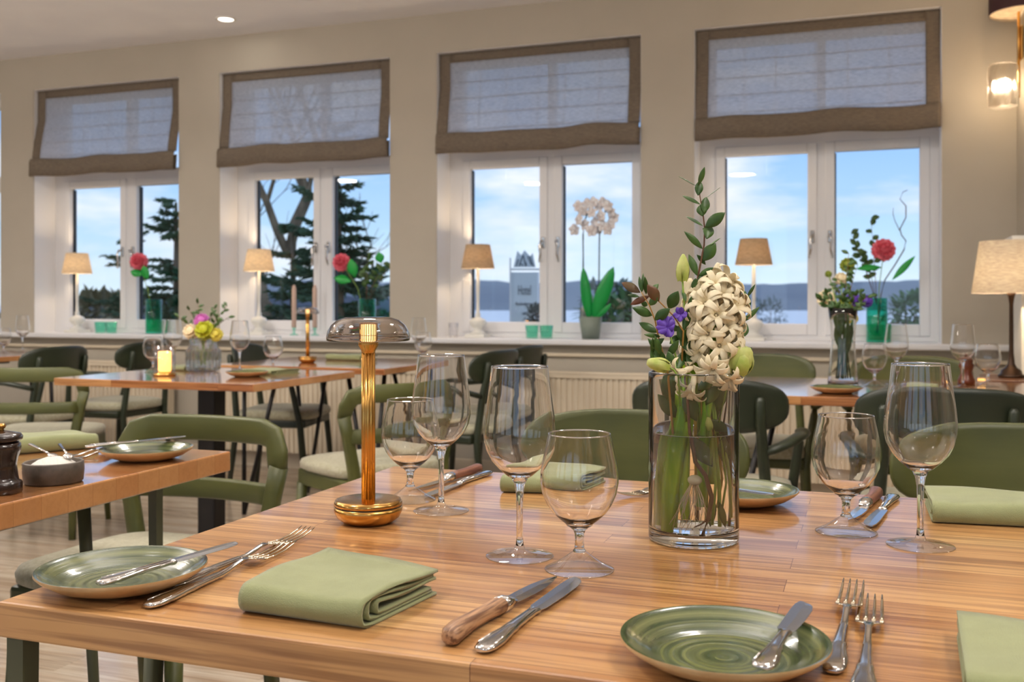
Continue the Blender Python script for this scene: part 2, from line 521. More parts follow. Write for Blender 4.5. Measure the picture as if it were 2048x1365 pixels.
def tag(o, label=None, cat=None, group=None, kind=None):
    if label: o['label'] = label
    if cat: o['category'] = cat
    if group: o['group'] = group
    if kind: o['kind'] = kind
    return o


def thing(name, label, cat, loc=(0, 0, 0), rz=0.0, group=None):
    o = bpy.data.objects.new(name, None)
    COL.objects.link(o)
    o.empty_display_size = 0.05
    o.location = loc; o.rotation_euler = (0, 0, rz)
    return tag(o, label, cat, group)


def kids(o):
    return list(o.children)


def dup(root, label, loc=None, rz=None, group=None, mat=None):
    r = root.copy(); COL.objects.link(r)
    r['label'] = label
    if group: r['group'] = group
    elif 'group' in r.keys() and group == '': del r['group']
    if mat is not None: r.matrix_world = mat
    if loc is not None: r.location = loc
    if rz is not None: r.rotation_euler = (0, 0, rz)
    for ch in kids(root):
        c = ch.copy(); COL.objects.link(c); c.parent = r
        for g in kids(ch):
            d = g.copy(); COL.objects.link(d); d.parent = c
    return r


def struct(o):
    o['kind'] = 'structure'
    return o


def vp(px, d, py=None, z=None):
    """a spot in the room at depth d along the camera's gaze"""
    u = (px - 1024) / 1993.0 * d
    zz = z if z is not None else CZ - (py - 608) / 1993.0 * d
    return Vector((u * CT - d * ST, u * ST + d * CT, zz))


def frame_mat(p0, p1, up=(0, 0, 1), side=1):
    p0 = Vector(p0); x = (Vector(p1) - p0).normalized()
    z = Vector(up); y = z.cross(x).normalized() * side; z = x.cross(y).normalized() * (1)
    M = Matrix((x, y, z)).transposed().to_4x4()
    M.translation = p0
    return M


def light(name, kind, loc, power, col=(255, 255, 255), size=0.1, rot=(0, 0, 0), parent=None, spread=None, shape=None):
    d = bpy.data.lights.new(name, kind)
    d.energy = power
    d.color = lin(col)[:3]
    if kind == 'AREA':
        d.shape = shape or 'DISK'; d.size = size
        if spread: d.spread = spread
    else:
        d.shadow_soft_size = size
    o = bpy.data.objects.new(name, d)
    COL.objects.link(o)
    o.location = loc; o.rotation_euler = rot
    if parent: o.parent = parent
    return o

# ------------------------------------------------------------------ the room
WY = 5.54           # inner face of the window wall
CE = 2.81           # ceiling height
SZ = 0.845          # window sill height
WT = 2.575          # head of the window openings
XL, XR, YR = -9.6, 0.70, -4.6
WINS = [(-8.73, -7.47), (-7.165, -5.905), (-5.60, -4.352), (-4.03, -2.78), (-2.466, -1.206), (-0.908, 0.356)]


def slab(name, x0, x1, y0, y1, z0, z1, mat):
    b = MB(); b.box(((x0 + x1) / 2, (y0 + y1) / 2, (z0 + z1) / 2), (x1 - x0, y1 - y0, z1 - z0))
    return struct(b.obj(name, mat))


slab('floor', XL - 0.2, 5.2, YR - 0.2, WY + 0.3, -0.1, 0.0, M_floor)
slab('ceiling', XL - 0.2, 5.2, YR - 0.2, WY + 0.3, CE, CE + 0.1, M_ceil)
# window wall: piers, below the sills, above the heads, one mesh
b = MB()
xs = [XL] + [x for w in WINS for x in w] + [XR + 0.2]
for i in range(0, len(xs), 2):
    b.box(((xs[i] + xs[i + 1]) / 2, WY + 0.15, CE / 2), (xs[i + 1] - xs[i], 0.3, CE))
for x0, x1 in WINS:
    b.box(((x0 + x1) / 2, WY + 0.15, (SZ - 0.03) / 2), (x1 - x0, 0.3, SZ - 0.03))
    b.box(((x0 + x1) / 2, WY + 0.15, (WT + CE) / 2), (x1 - x0, 0.3, CE - WT))
struct(b.obj('wall_front', M_wall))
# right-hand partition that ends behind the corner table
slab('wall_right', XR, XR + 0.15, 5.17, WY, 0, CE, M_wall)
slab('wall_left', XL - 0.2, XL, YR, WY + 0.3, 0, CE, M_wall)
slab('wall_far_right', 5.0, 5.2, YR, WY + 0.3, 0, CE, M_wall)
slab('wall_partition', XR + 0.2, 5.0, WY, WY + 0.3, 0, CE, M_wall)
# unseen back wall; its tall openings are added to let in sky light
b = MB()
RW = [(-8.4, -6.4), (-5.8, -3.8), (-3.2, -1.2), (-0.6, 1.4), (2.0, 4.0)]
xs = [XL] + [x for w in RW for x in w] + [5.0]
for i in range(0, len(xs), 2):
    b.box(((xs[i] + xs[i + 1]) / 2, YR - 0.1, CE / 2), (xs[i + 1] - xs[i], 0.2, CE))
for x0, x1 in RW:
    b.box(((x0 + x1) / 2, YR - 0.1, 0.2), (x1 - x0, 0.2, 0.4))
    b.box(((x0 + x1) / 2, YR - 0.1, (2.4 + CE) / 2), (x1 - x0, 0.2, CE - 2.4))
struct(b.obj('wall_back', M_wall))

# ledge moulding that runs along the window wall under the sills
b = MB()
b.box(((XL + XR) / 2, WY - 0.012, 0.755), (XR - XL, 0.024, 0.02), 0.004)
struct(b.obj('trim_1', M_trim))
b = MB()
b.box(((XL + XR) / 2, WY - 0.01, 0.06), (XR - XL, 0.02, 0.12), 0.004)
struct(b.obj('baseboard_front', M_trim))
b = MB(); b.box(((XL + XR) / 2, WY - 0.035, SZ - 0.016), (XR - XL, 0.09, 0.032), 0.008)
struct(b.obj('trim_2', M_frame))


def window(k, x0, x1):
    w = x1 - x0
    root = bpy.data.objects.new('window_%d' % k, None)
    COL.objects.link(root); root.location = (x0, WY, 0); struct(root)
    # painted reveal lining and sill board
    b = MB()
    b.box((0.0015, 0.112, (SZ + WT) / 2), (0.003, 0.21, WT - SZ))
    b.box((w - 0.0015, 0.112, (SZ + WT) / 2), (0.003, 0.21, WT - SZ))
    b.box((w / 2, 0.112, WT - 0.0015), (w, 0.21, 0.003))
    b.obj('reveal_lining', M_reveal, root)
    b = MB(); b.box((w / 2, 0.115, SZ - 0.015), (w, 0.21, 0.03), 0.003)
    b.obj('window_sill', M_reveal, root)
    y = 0.22
    z0, z1 = SZ, 1.945
    b = MB()
    for cx, cw in ((0.045, 0.09), (w - 0.025, 0.05)):
        b.box((cx, y + 0.02, (SZ + WT) / 2), (cw, 0.08, WT - SZ), 0.004)
    b.box((0.665, y + 0.02, (SZ + WT) / 2), (0.045, 0.078, WT - SZ), 0.004)
    b.box((w / 2, y + 0.02, SZ + 0.015), (w, 0.082, 0.03), 0.004)
    b.box((w / 2, y + 0.02, 1.97), (w, 0.081, 0.06), 0.004)
    b.box((w / 2, y + 0.02, WT - 0.03), (w, 0.079, 0.06), 0.004)
    b.obj('window_frame', M_frame, root)
    for (a0, a1) in ((0.09, 0.645), (0.685, w - 0.045)):
        b = MB()
        t = 0.052
        za, zb = SZ + 0.03, 1.94
        b.box((a0 + t / 2, y, (za + zb) / 2), (t, 0.055, zb - za), 0.006)
        b.box((a1 - t / 2, y, (za + zb) / 2), (t, 0.055, zb - za), 0.006)
        b.box(((a0 + a1) / 2, y, za + 0.032), (a1 - a0 - 2 * t, 0.055, 0.064), 0.005)
        b.box(((a0 + a1) / 2, y, zb - 0.027), (a1 - a0 - 2 * t, 0.055, 0.054), 0.005)
        s = b.obj('sash', M_frame, root)
        b = MB(); b.box(((a0 + a1) / 2, y + 0.012, (za + zb) / 2), (a1 - a0 - 2 * t + 0.008, 0.006, zb - za - 0.1))
        b.obj('pane', M_pane, s)
        b = MB()
        b.box((a0 + t + 0.003, y + 0.02, (za + zb) / 2), (0.006, 0.03, zb - za - 0.12))
        b.obj('gasket', M_gasket, s)
        # upper light, seen only as a glow through the blind
        b = MB(); b.box(((a0 + a1) / 2, y + 0.012, (2.0 + WT - 0.06) / 2), (a1 - a0 - 0.03, 0.006, WT - 2.06 - 0.0))
        b.obj('upper_pane', M_pane, root)
        # handle on the side next to the mullion
        hx = a1 - t / 2 if a0 < 0.3 else a0 + t / 2
        b = MB()
        b.box((hx, y - 0.034, 1.42), (0.022, 0.012, 0.07), 0.005)
        sg = -1 if a0 < 0.3 else 1
        b.tube([(hx, y - 0.045, 1.43), (hx, y - 0.07, 1.425), (hx + sg * 0.012, y - 0.073, 1.40), (hx + sg * 0.006, y - 0.07, 1.35), (hx + sg * 0.014, y - 0.066, 1.30)], [0.008, 0.008, 0.0075, 0.007, 0.006], 10)
        b.obj('handle', M_steel, s)
    return root


for k, (x0, x1) in enumerate(WINS): window(k + 1, x0, x1)


# ------------------------------------------------------------------ roman blinds
def blind(x0, x1, label, seed, zb):
    w = x1 - x0 - 0.012
    root = thing('roman_blind', label, 'blind', (x0 + 0.006, WY + 0.035, 0), group=None)
    rnd = random.Random(seed)
    top = WT - 0.006
    def yoff(x, z, amp=1.0):
        t = (top - z) / (top - zb)
        y = -0.045 * math.sin(min(1, max(0, t - 0.35) / 0.65) * PI * 0.55) * amp * (t > 0.35)
        y += 0.006 * math.sin(x * 17 + seed) * t + 0.009 * t * math.sin(x * 6.0 + seed * 2 + z * 5)
        return y
    nx, nz = 48, 30
    bw = 0.07
    def grid(xa, xb, za, zb_, yo, nx=48, nz=30, sag=0.0):
        vs = []; fs = []
        for j in range(nz + 1):
            for i in range(nx + 1):
                x = xa + (xb - xa) * i / nx; t = j / nz
                sg = sag * (math.sin(x * 7.2 + seed) * 0.5 + 0.5 * math.sin(x * 13 + 2 * seed)) * t
                z = za + (zb_ - za) * t + sg
                vs.append((x, yoff(x, z) + yo, z))
        for j in range(nz):
            for i in range(nx):
                a = j * (nx + 1) + i
                fs.append((a, a + 1, a + nx + 2, a + nx + 1))
        return vs, fs
    b = MB(); b.add(*grid(bw, w - bw, top - 0.055, zb + 0.12, 0.0, sag=0.010))
    b.obj('blind_panel', M_blind, root, solid=0.0015)
    b = MB(); b.add(*grid(0, bw, top, zb + 0.118, -0.001, nx=6)); b.add(*grid(w - bw, w, top, zb + 0.118, -0.001, nx=6))
    b.add(*grid(bw, w - bw, top, top - 0.056, -0.001, nx=20, nz=3))
    b.obj('side_border', M_blindb, root, solid=0.002)
    b = MB()
    vs = []; fs = []
    N = 60
    prof = [(-0.004, zb + 0.122), (-0.016, zb + 0.118), (-0.024, zb + 0.095), (-0.022, zb + 0.05), (-0.026, zb), (-0.012, zb - 0.004), (0.006, zb), (0.01, zb + 0.1)]
    for i in range(N + 1):
        x = w * i / N
        wv = 0.008 * math.sin(x * 11 + seed) + 0.005 * math.sin(x * 23 + seed * 3)
        sg = 0.010 * (math.sin(x * 7.2 + seed) * 0.5 + 0.5 * math.sin(x * 13 + 2 * seed))
        for (yy, zz) in prof: vs.append((x, yy + yoff(x, zz) + wv, zz + sg * 0.7))
    P_ = len(prof)
    for i in range(N):
        for k in range(P_ - 1):
            fs.append((i * P_ + k, (i + 1) * P_ + k, (i + 1) * P_ + k + 1, i * P_ + k + 1))
    b.add(vs, fs)
    b.obj('hem_border', M_blindb, root, solid=0.0015)
    # rear rods and stitched seams
    b = MB()
    for k in range(1, 5):
        z = top - 0.08 - k * 0.098
        b.tube([(0.02, yoff(0.02, z) + 0.012, z), (w * .25, yoff(w * .25, z) + 0.012, z), (w * .5, yoff(w * .5, z) + 0.012, z), (w * .75, yoff(w * .75, z) + 0.012, z), (w - 0.02, yoff(w - 0.02, z) + 0.012, z)], 0.0025, 6)
    b.obj('batten', M_blindb, root)
    b = MB(); b.box((w / 2, 0.014, top - 0.02), (w, 0.02, 0.04))
    b.obj('head_rail', M_lampwhite, root)
    b = MB(); 
    for k in range(1, 6):
        x = bw + (w - 2 * bw) * k / 6 + (0.01 if k % 2 else -0.01)
        b.tube([(x, yoff(x, z_) + 0.012, z_) for z_ in (top - 0.06, top - 0.25, zb + 0.3, zb + 0.14)], 0.0022, 5)
    b.obj('lift_cord', M_lampwhite, root)
    # white lining edge that shows on the left
    b = MB(); 
    vs, fs = grid(-0.004, 0.016, top - 0.02, zb + 0.17, 0.016, nx=1)
    b.add(vs, fs); b.obj('lining_edge', M_reveal, root, solid=0.002)
    return root


BL = ['taupe edged voile roman blind outside the photograph', 'taupe edged voile roman blind outside the photograph',
      'taupe-edged roman blind with sheer grey panel over the window farthest left',
      'taupe-edged roman blind over the window with the bare tree and two candles',
      'taupe-edged roman blind over the window with the white orchid',
      'taupe-edged roman blind over the window nearest the right wall']
for k in (2, 3, 4, 5):
    blind(WINS[k][0], WINS[k][1], BL[k], k * 1.7, 1.955)


# ------------------------------------------------------------------ radiators
def radiator(x0, x1, label):
    root = thing('radiator', label, 'radiator', ((x0 + x1) / 2, WY - 0.075, 0), group='radiators along the window wall')
    w = x1 - x0; z0, z1 = 0.10, 0.665
    b = MB()
    n = int(w / 0.0333); vs = []; fs = []
    pts = []
    for i in range(n):
        x = -w / 2 + w * i / n; p = w / n
        for dx, y in ((0.0, -0.028), (0.30, -0.028), (0.42, -0.038), (0.88, -0.038)):
            pts.append((x + dx * p, y))
    pts.append((w / 2, -0.028))
    for (x, y) in pts: vs += [(x, y, z0 + 0.012), (x, y, z1 - 0.03)]
    for i in range(len(pts) - 1): fs.append((2 * i, 2 * i + 2, 2 * i + 3, 2 * i + 1))
    b.add(vs, fs, smooth=False)
    b.box((0, 0.0, (z0 + z1) / 2), (w, 0.05, z1 - z0 - 0.02))
    b.obj('ribbed_panel', M_rad, root)
    b = MB(); b.box((0, -0.01, z1 - 0.008), (w + 0.01, 0.075, 0.016), 0.005); b.box((0, -0.041, z1 - 0.022), (w + 0.01, 0.008, 0.03), 0.002)
    b.obj('top_grille', M_rad, root)
    b = MB()
    for s in (-1, 1):
        b.box((s * w * 0.42, 0.047, (z0 + z1) / 2), (0.03, 0.05, 0.3))
        b.box((s * w * 0.42, 0.02, 0.05), (0.03, 0.02, 0.1), 0.002)
    b.obj('wall_bracket', M_rad, root)
    return root


radiator(-5.45, -4.35, 'cream panel radiator under the window farthest left')
radiator(-4.10, -2.55, 'cream panel radiator below the window with two candles')
radiator(-1.98, -0.70, 'cream ribbed radiator below the orchid window')
radiator(-0.62, 0.42, 'cream panel radiator behind the table by the right wall')


# ------------------------------------------------------------------ ceiling spots
def spot(x, y, label, power=11, lab=True):
    root = thing('ceiling_downlight', label, 'downlight', (x, y, CE), group='recessed ceiling downlights')
    b = MB(); b.lathe([(0.062, 0), (0.062, -0.004), (0.05, -0.007), (0.046, -0.004), (0.046, 0)], 32); b.obj('bezel', M_lampwhite, root)
    b = MB(); b.lathe([(0.0, -0.002), (0.045, -0.002), (0.045, 0.0)], 24); b.obj('lens', M_spot, root)
    light('downlight_lamp', 'AREA', (0, 0, -0.012), power * 1.3, (255, 247, 238), 0.34, parent=root)
    return root


spot(-3.734, 5.20, 'small recessed downlight glowing in the white ceiling', 0.5)
for x, y, p in ((-1.6, 3.1, 15), (-4.2, 3.0, 16), (-6.8, 3.0, 14), (0.1, 2.6, 10), (-1.6, 0.6, 17), (-4.2, 0.4, 16), (0.9, 0.4, 17), (2.6, 2.6, 10),
                (-1.6, -2.2, 15), (1.2, -2.2, 15), (-4.6, -2.2, 14), (-7.0, -1.0, 12)):
    spot(x, y, 'recessed downlight behind the view', p)


# unseen pendants added as soft fill; their light is aimed up at the ceiling
def pendant(x, y, label, power):
    root = thing('fill_pendant', label, 'fill lamp', (x, y, 2.15), group='added fill pendants out of view')
    b = MB(); b.tube([(0, 0, 0.14), (0, 0, CE - 2.15)], 0.004, 8); b.lathe([(0.0, CE - 2.18), (0.05, CE - 2.18), (0.05, CE - 2.15), (0.0, CE - 2.15)], 24); b.obj('cord', M_black, root)
    b = MB(); b.lathe([(0.0, 0.0), (0.10, 0.01), (0.17, 0.05), (0.19, 0.10), (0.186, 0.10), (0.166, 0.055), (0.10, 0.016), (0.0, 0.006)], 40); b.obj('bowl_shade', M_shade2, root)
    light('fill_light', 'AREA', (0, 0, 0.12), power, (255, 246, 236), 0.3, rot=(PI, 0, 0), parent=root)


pendant(-3.4, 2.2, 'added opal fill pendant over the middle of the room, left of the camera', 85)
pendant(-0.9, 1.9, 'added opal fill pendant over the foreground table', 52)
pendant(-6.4, 2.2, 'added opal fill pendant far left of the camera', 85)
pendant(1.6, 0.6, 'added opal fill pendant right of the camera', 42)

M_brass_tine = pbr('warm_steel', (216, 204, 180), 0.14, metal=1.0)

# ------------------------------------------------------------------ tables
TZ = 0.75


def table(name, label, x0, x1, y0, y1, mat, thick=0.036, base='legs', group=None, legmat=None, inset=0.035):
    cx, cy = (x0 + x1) / 2, (y0 + y1) / 2
    root = thing(name, label, 'table', (cx, cy, 0), group=group)
    w, d = x1 - x0, y1 - y0
    b = MB(); b.box((0, 0, TZ - thick / 2), (w, d, thick), 0.003)
    b.obj('tabletop', mat, root)
    lm = legmat or M_leggreen
    zt = TZ - thick
    if base == 'legs':
        b = MB(); b.box((0, 0, zt - 0.012), (w - 0.16, d - 0.16, 0.022), 0.003); b.obj('under_frame', lm, root)
        for sx in (-1, 1):
            for sy in (-1, 1):
                b = MB()
                tx, ty = sx * (w / 2 - inset - 0.004), sy * (d / 2 - 0.016)
                bx, by = sx * (w / 2 - inset), sy * (d / 2 - 0.014)
                rings = []
                for (x, y, z, r) in ((bx, by, 0, 0.008), (tx, ty, zt, 0.0105)):
                    rings.append([(x - r, y - r, z), (x + r, y - r, z), (x + r, y + r, z), (x - r, y + r, z)])
                b.loft(rings, smooth=False)
                b.obj('leg', lm, root)
                b = MB(); b.tube([(tx, sy * (d / 2 - 0.22), zt), (bx, sy * (d / 2 - 0.17), 0.0)], [0.0125, 0.008], 10); b.obj('leg', lm, root)
    elif base == 'pedestal':
        b = MB(); b.box((0, 0, zt - 0.01), (w * 0.55, 0.30, 0.02), 0.003); b.obj('mounting_plate', lm, root)
        b = MB(); b.box((0, 0, (zt) / 2), (0.085, 0.085, zt - 0.03), 0.008); b.obj('column', lm, root)
        b = MB(); b.box((0, 0, 0.012), (0.62, 0.07, 0.024), 0.006); b.box((0, 0, 0.013), (0.07, 0.62, 0.024), 0.006); b.obj('foot_cross', lm, root)
    else:  # raking hairpin trestles in black steel
        b = MB(); b.box((0, 0, zt - 0.01), (w * 0.8, 0.06, 0.02), 0.002); b.obj('under_rail', lm, root)
        for sx in (-1, 1):
            for sy in (-1, 1):
                x, y = sx * (w / 2 - 0.12), sy * (d / 2 - 0.10)
                b = MB()
                b.tube([(x - sx * 0.16, y * 0.8, zt), (x, y, 0.0)], 0.011, 8)
                b.tube([(x + sx * 0.04, y * 0.8, zt), (x, y, 0.0)], 0.011, 8)
                b.obj('leg', lm, root)
    return root


T1 = (-0.826, 0.66, 0.770, 1.662)
T2 = (-2.75, -1.22, 0.84, 1.716)
T3 = (-3.10, -2.155, 3.17, 3.95)
T4 = (-3.05, -2.10, 4.13, 4.93)
T5 = (-6.0, -4.62, 4.05, 4.95)
T7 = (-0.60, 0.56, 3.36, 4.20)
table('dining_table', 'large light oak dining table in the foreground set for four', *T1, M_oak, inset=0.014)
table('dining_table', 'oak table at the left edge with pepper mill and salt bowl', *T2, M_oak2, 0.04, inset=0.17)
table('dining_table', 'warm oak table with glowing candle lantern and cut-glass vase', *T3, M_oak2, 0.03, 'pedestal', legmat=M_black)
table('dining_table', 'oak table by the window with slim brass lamp and black trestle legs', *T4, M_oak2, 0.03, 'hair', legmat=M_black)
table('dining_table', 'pale-shining table far left by the wall, black trestle legs', *T5, M_oak2, 0.03, 'hair', legmat=M_black)
table('dining_table', 'oak table near the right wall carrying a tall flower vase', *T7, M_oak2, 0.03, 'hair', legmat=M_black)


# ------------------------------------------------------------------ chairs
def qb(p0, p1, p2, n=8):
    p0, p1, p2 = map(Vector, (p0, p1, p2))
    return [(1 - t) ** 2 * p0 + 2 * t * (1 - t) * p1 + t * t * p2 for t in (i / n for i in range(n + 1))]


def seat_mesh(w, d, zt, th, back=0.9):
    """upholstered seat pad, rounded, y from 0 (back) to -d (front)"""
    b = MB(); rings = []
    n = 28
    for (s, z) in ((0.93, zt - th), (0.99, zt - th + 0.008), (1.0, zt - th * 0.45), (0.97, zt - 0.006), (0.86, zt + 0.002), (0.5, zt + 0.008)):
        r = []
        for i in range(n):
            a = 2 * PI * i / n
            x = abs(math.cos(a)) ** 0.45 * math.copysign(1, math.cos(a)) * w / 2
            y = abs(math.sin(a)) ** 0.45 * math.copysign(1, math.sin(a)) * d / 2
            k = back + (1 - back) * (0.5 - y / d)
            r.append((x * s * k, y * s, z))
        rings.append(r)
    b.loft(rings)
    return b


def oval_chair(label, mat, name='dining_armchair', arms=True):
    """origin under the seat centre, the sitter faces -y, backrest at +y"""
    root = thing(name, label, 'chair')
    seat_mesh(0.47, 0.44, 0.475, 0.05).obj('seat', M_seat, root)
    b = MB(); b.box((0, 0.0, 0.405), (0.42, 0.38, 0.045), 0.012); b.obj('seat_frame', mat, root)
    # curved, stadium-shaped backrest
    W, Hh, zc, th = 0.475, 0.165, 0.745, 0.016
    n = 40; vs = []; fs = []
    def edge(i):
        a = 2 * PI * i / n
        return (abs(math.cos(a)) ** 0.62 * math.copysign(1, math.cos(a)) * W / 2, abs(math.sin(a)) ** 0.75 * math.copysign(1, math.sin(a)) * Hh / 2)
    def pos(x, z, t):
        y = 0.255 - 1.25 * x * x + 0.10 * (z) + t
        return (x, y, zc + z)
    rad = [0.0, 0.3, 0.6, 0.85, 0.97, 1.0]
    b = MB()
    rings = [[pos(edge(i)[0] * s, edge(i)[1] * s, 0) for i in range(n)] for s in rad[1:-1]] + \
            [[pos(edge(i)[0], edge(i)[1], th * 0.5) for i in range(n)]] + \
            [[pos(edge(i)[0] * s, edge(i)[1] * s, th) for i in range(n)] for s in (0.97, 0.8, 0.5, 0.25)]
    b.loft(rings)
    b.obj('backrest', mat, root)
    for s in (-1, 1):
        # rear leg that runs up behind the backrest as a spine
        b = MB()
        b.tube([(s * 0.195, 0.25, 0), (s * 0.18, 0.205, 0.40), (s * 0.163, 0.228, 0.62), (s * 0.16, 0.247, 0.70), (s * 0.16, 0.256, 0.765), (s * 0.16, 0.256, 0.775)],
               [0.013, 0.018, 0.017, 0.016, 0.014, 0.008], 12)
        b.obj('rear_leg', mat, root)
        b = MB()
        top = 0.40 if not arms else 0.60
        b.tube([(s * 0.235, -0.20, 0), (s * 0.215, -0.165, 0.40)] + ([(s * 0.245, -0.13, 0.60), (s * 0.248, -0.12, 0.632)] if arms else []), [0.012, 0.018] + ([0.015, 0.013] if arms else []), 12)
        b.obj('front_leg', mat, root)
        if arms:
            pts = qb((s * 0.248, -0.135, 0.632), (s * 0.285, 0.03, 0.655), (s * 0.255, 0.13, 0.645), 6)[:-1] + qb((s * 0.255, 0.13, 0.645), (s * 0.23, 0.20, 0.63), (s * 0.17, 0.222, 0.61), 5)
            b = MB(); b.tube(pts, [0.012] + [0.014] * (len(pts) - 2) + [0.012], 10, asp=1.5)
            b.obj('armrest', mat, root)
    return root


def frame_chair(label, mat, name='dining_chair'):
    """chair with a broad mitred top rail, a slimmer rail below it and raking posts"""
    root = thing(name, label, 'chair')
    seat_mesh(0.48, 0.43, 0.475, 0.045, 0.92).obj('seat', M_seat, root)
    b = MB(); b.box((0, 0.0, 0.40), (0.43, 0.38, 0.06), 0.01); b.obj('seat_frame', mat, root)
    def flat(pts, hw, ht):
        rings = []
        pts = [Vector(p) for p in pts]
        hws = hw if isinstance(hw, list) else [hw] * len(pts)
        for i, p in enumerate(pts):
            t = (pts[min(i + 1, len(pts) - 1)] - pts[max(i - 1, 0)]).normalized()
            out = Vector((0, 1, 0.12))
            a = (out - t * out.dot(t)).normalized(); c = t.cross(a).normalized()
            rings.append([p + c * hws[i] * x + a * ht * y for x, y in ((-1, -.6), (-.8, -1), (.8, -1), (1, -.6), (1, .6), (.8, 1), (-.8, 1), (-1, .6))])
        return rings
    bow = lambda x: 0.245 - 0.9 * x * x
    b = MB()
    top = [(x, bow(x), 0.735) for x in [-0.165 + 0.33 * i / 10 for i in range(11)]]
    L = [(-0.228, bow(-0.228) - 0.01, 0.65), (-0.222, bow(-0.222) - 0.006, 0.69), (-0.205, bow(-0.205), 0.724)]
    R = [(0.205, bow(0.205), 0.724), (0.222, bow(0.222) - 0.006, 0.69), (0.228, bow(0.228) - 0.01, 0.65)]
    b.loft(flat(L + top + R, [0.023, 0.027, 0.030] + [0.032] * 11 + [0.030, 0.027, 0.023], 0.011))
    b.obj('top_rail', mat, root)
    b = MB()
    low = [(x, bow(x) - 0.012, 0.585) for x in [-0.205 + 0.41 * i / 10 for i in range(11)]]
    b.loft(flat(low, 0.026, 0.009)); b.obj('lower_rail', mat, root)
    for s in (-1, 1):
        b = MB()
        pts = [(s * 0.192, 0.235, 0), (s * 0.184, 0.195, 0.38), (s * 0.190, 0.188, 0.47), (s * 0.214, 0.190, 0.59), (s * 0.229, 0.19, 0.657)]
        b.loft(flat(pts, [0.014, 0.021, 0.021, 0.020, 0.022], 0.014)); b.obj('rear_leg', mat, root)
        b = MB()
        b.tube([(s * 0.225, -0.19, 0), (s * 0.205, -0.165, 0.38)], [0.013, 0.021], 12)
        b.obj('front_leg', mat, root)
    return root


def put(o, x, y, rz):
    o.location = (x, y, 0); o.rotation_euler = (0, 0, rz)
    return o


# the backrest centre sits 0.25 m behind the seat centre (+y before turning)
OC = oval_chair('green armchair with wide curved backrest, tucked under the foreground table left of the vase', M_green)
put(OC, -0.455, 1.80, 0)
def oc(label, bx, by, rz):
    o = dup(OC, label, (bx + 0.25 * math.sin(rz), by - 0.25 * math.cos(rz), 0), rz)
    return o


# dark green version shares shapes but has its own paint
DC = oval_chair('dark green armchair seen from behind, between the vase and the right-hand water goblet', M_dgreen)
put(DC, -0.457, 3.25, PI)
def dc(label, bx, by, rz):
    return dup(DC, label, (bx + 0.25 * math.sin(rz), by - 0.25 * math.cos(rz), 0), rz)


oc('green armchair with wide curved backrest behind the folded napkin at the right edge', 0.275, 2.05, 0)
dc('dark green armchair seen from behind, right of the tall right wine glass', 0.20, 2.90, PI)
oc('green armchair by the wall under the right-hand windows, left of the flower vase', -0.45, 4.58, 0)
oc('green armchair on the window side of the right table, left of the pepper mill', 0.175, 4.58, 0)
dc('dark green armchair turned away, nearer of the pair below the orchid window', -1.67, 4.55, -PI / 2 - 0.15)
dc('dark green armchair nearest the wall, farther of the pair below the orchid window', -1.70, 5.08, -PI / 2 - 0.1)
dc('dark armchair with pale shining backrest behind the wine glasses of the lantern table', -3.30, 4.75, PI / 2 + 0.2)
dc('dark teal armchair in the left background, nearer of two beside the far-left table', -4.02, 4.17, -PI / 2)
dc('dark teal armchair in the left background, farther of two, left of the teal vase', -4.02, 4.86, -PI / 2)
FC = frame_chair('olive green chair with two-rail open back, behind the left table', M_green)
put(FC, -1.565, 2.13 - 0.25, 0.0)
def fc(label, bx, by, rz):
    return dup(FC, label, (bx + 0.25 * math.sin(rz), by - 0.25 * math.cos(rz), 0), rz)


fc('olive green two-rail chair at the left edge beside the lantern table', -3.50, 3.42, -PI + 0.45)
fc('olive green two-rail chair with pale seat, behind the brass table lamp', -1.54, 3.22, -PI / 2 - 0.55)


# ------------------------------------------------------------------ plates
def plate(label, x, y, z=TZ, r=0.0865, group=None):
    root = thing('side_plate', label, 'plate', (x, y, z))
    prof_out = [(0.0, 0.0), (r * 0.50, 0.0), (r * 0.56, 0.001), (r * 0.80, 0.008), (r * 0.95, 0.0165), (r * 1.0, 0.0205), (r * 0.995, 0.0228)]
    b = MB(); b.lathe(prof_out, 72); b.obj('rim', M_rim, root)
    prof = [(r * 0.995, 0.0228), (r * 0.97, 0.0225)]
    n = 26
    for i in range(1, n + 1):
        t = 1 - i / n
        z_ = 0.0052 + 0.0165 * max(0, (t - 0.62) / 0.38) ** 1.4 + 0.0009 * t
        prof.append((r * 0.965 * t, z_ + 0.00035 * math.sin(i * 2.4)))
    prof[-1] = (0.0, 0.0052)
    b = MB(); b.lathe(prof, 72); b.obj('glazed_well', M_plate, root)
    return root


PL = plate('green ringed side plate at the front left corner of the foreground table', -0.744, 0.856)
def dplate(label, x, y, z=TZ):
    return dup(PL, label, (x, y, z))


dplate('green ringed side plate at the bottom of the picture, right of the steak knife', -0.113, 0.842)
dplate('green ringed side plate half hidden behind the glass flower vase', -0.182, 1.53)
dplate('green ringed side plate on the left table', -1.312, 1.575)
dplate('green side plate on the lantern table, in front of the wine glasses', -2.41, 3.50)
dplate('green side plate on the right table, at the foot of its flower vase', -0.10, 3.52)


# ------------------------------------------------------------------ cutlery; local +x runs from handle end to tip
def ring(x, w, t, z, n=12, p=0.8, y=0.0):
    return [(x, y + abs(math.cos(2 * PI * k / n)) ** p * math.copysign(1, math.cos(2 * PI * k / n)) * w / 2,
             z + abs(math.sin(2 * PI * k / n)) ** p * math.copysign(1, math.sin(2 * PI * k / n)) * t / 2) for k in range(n)]


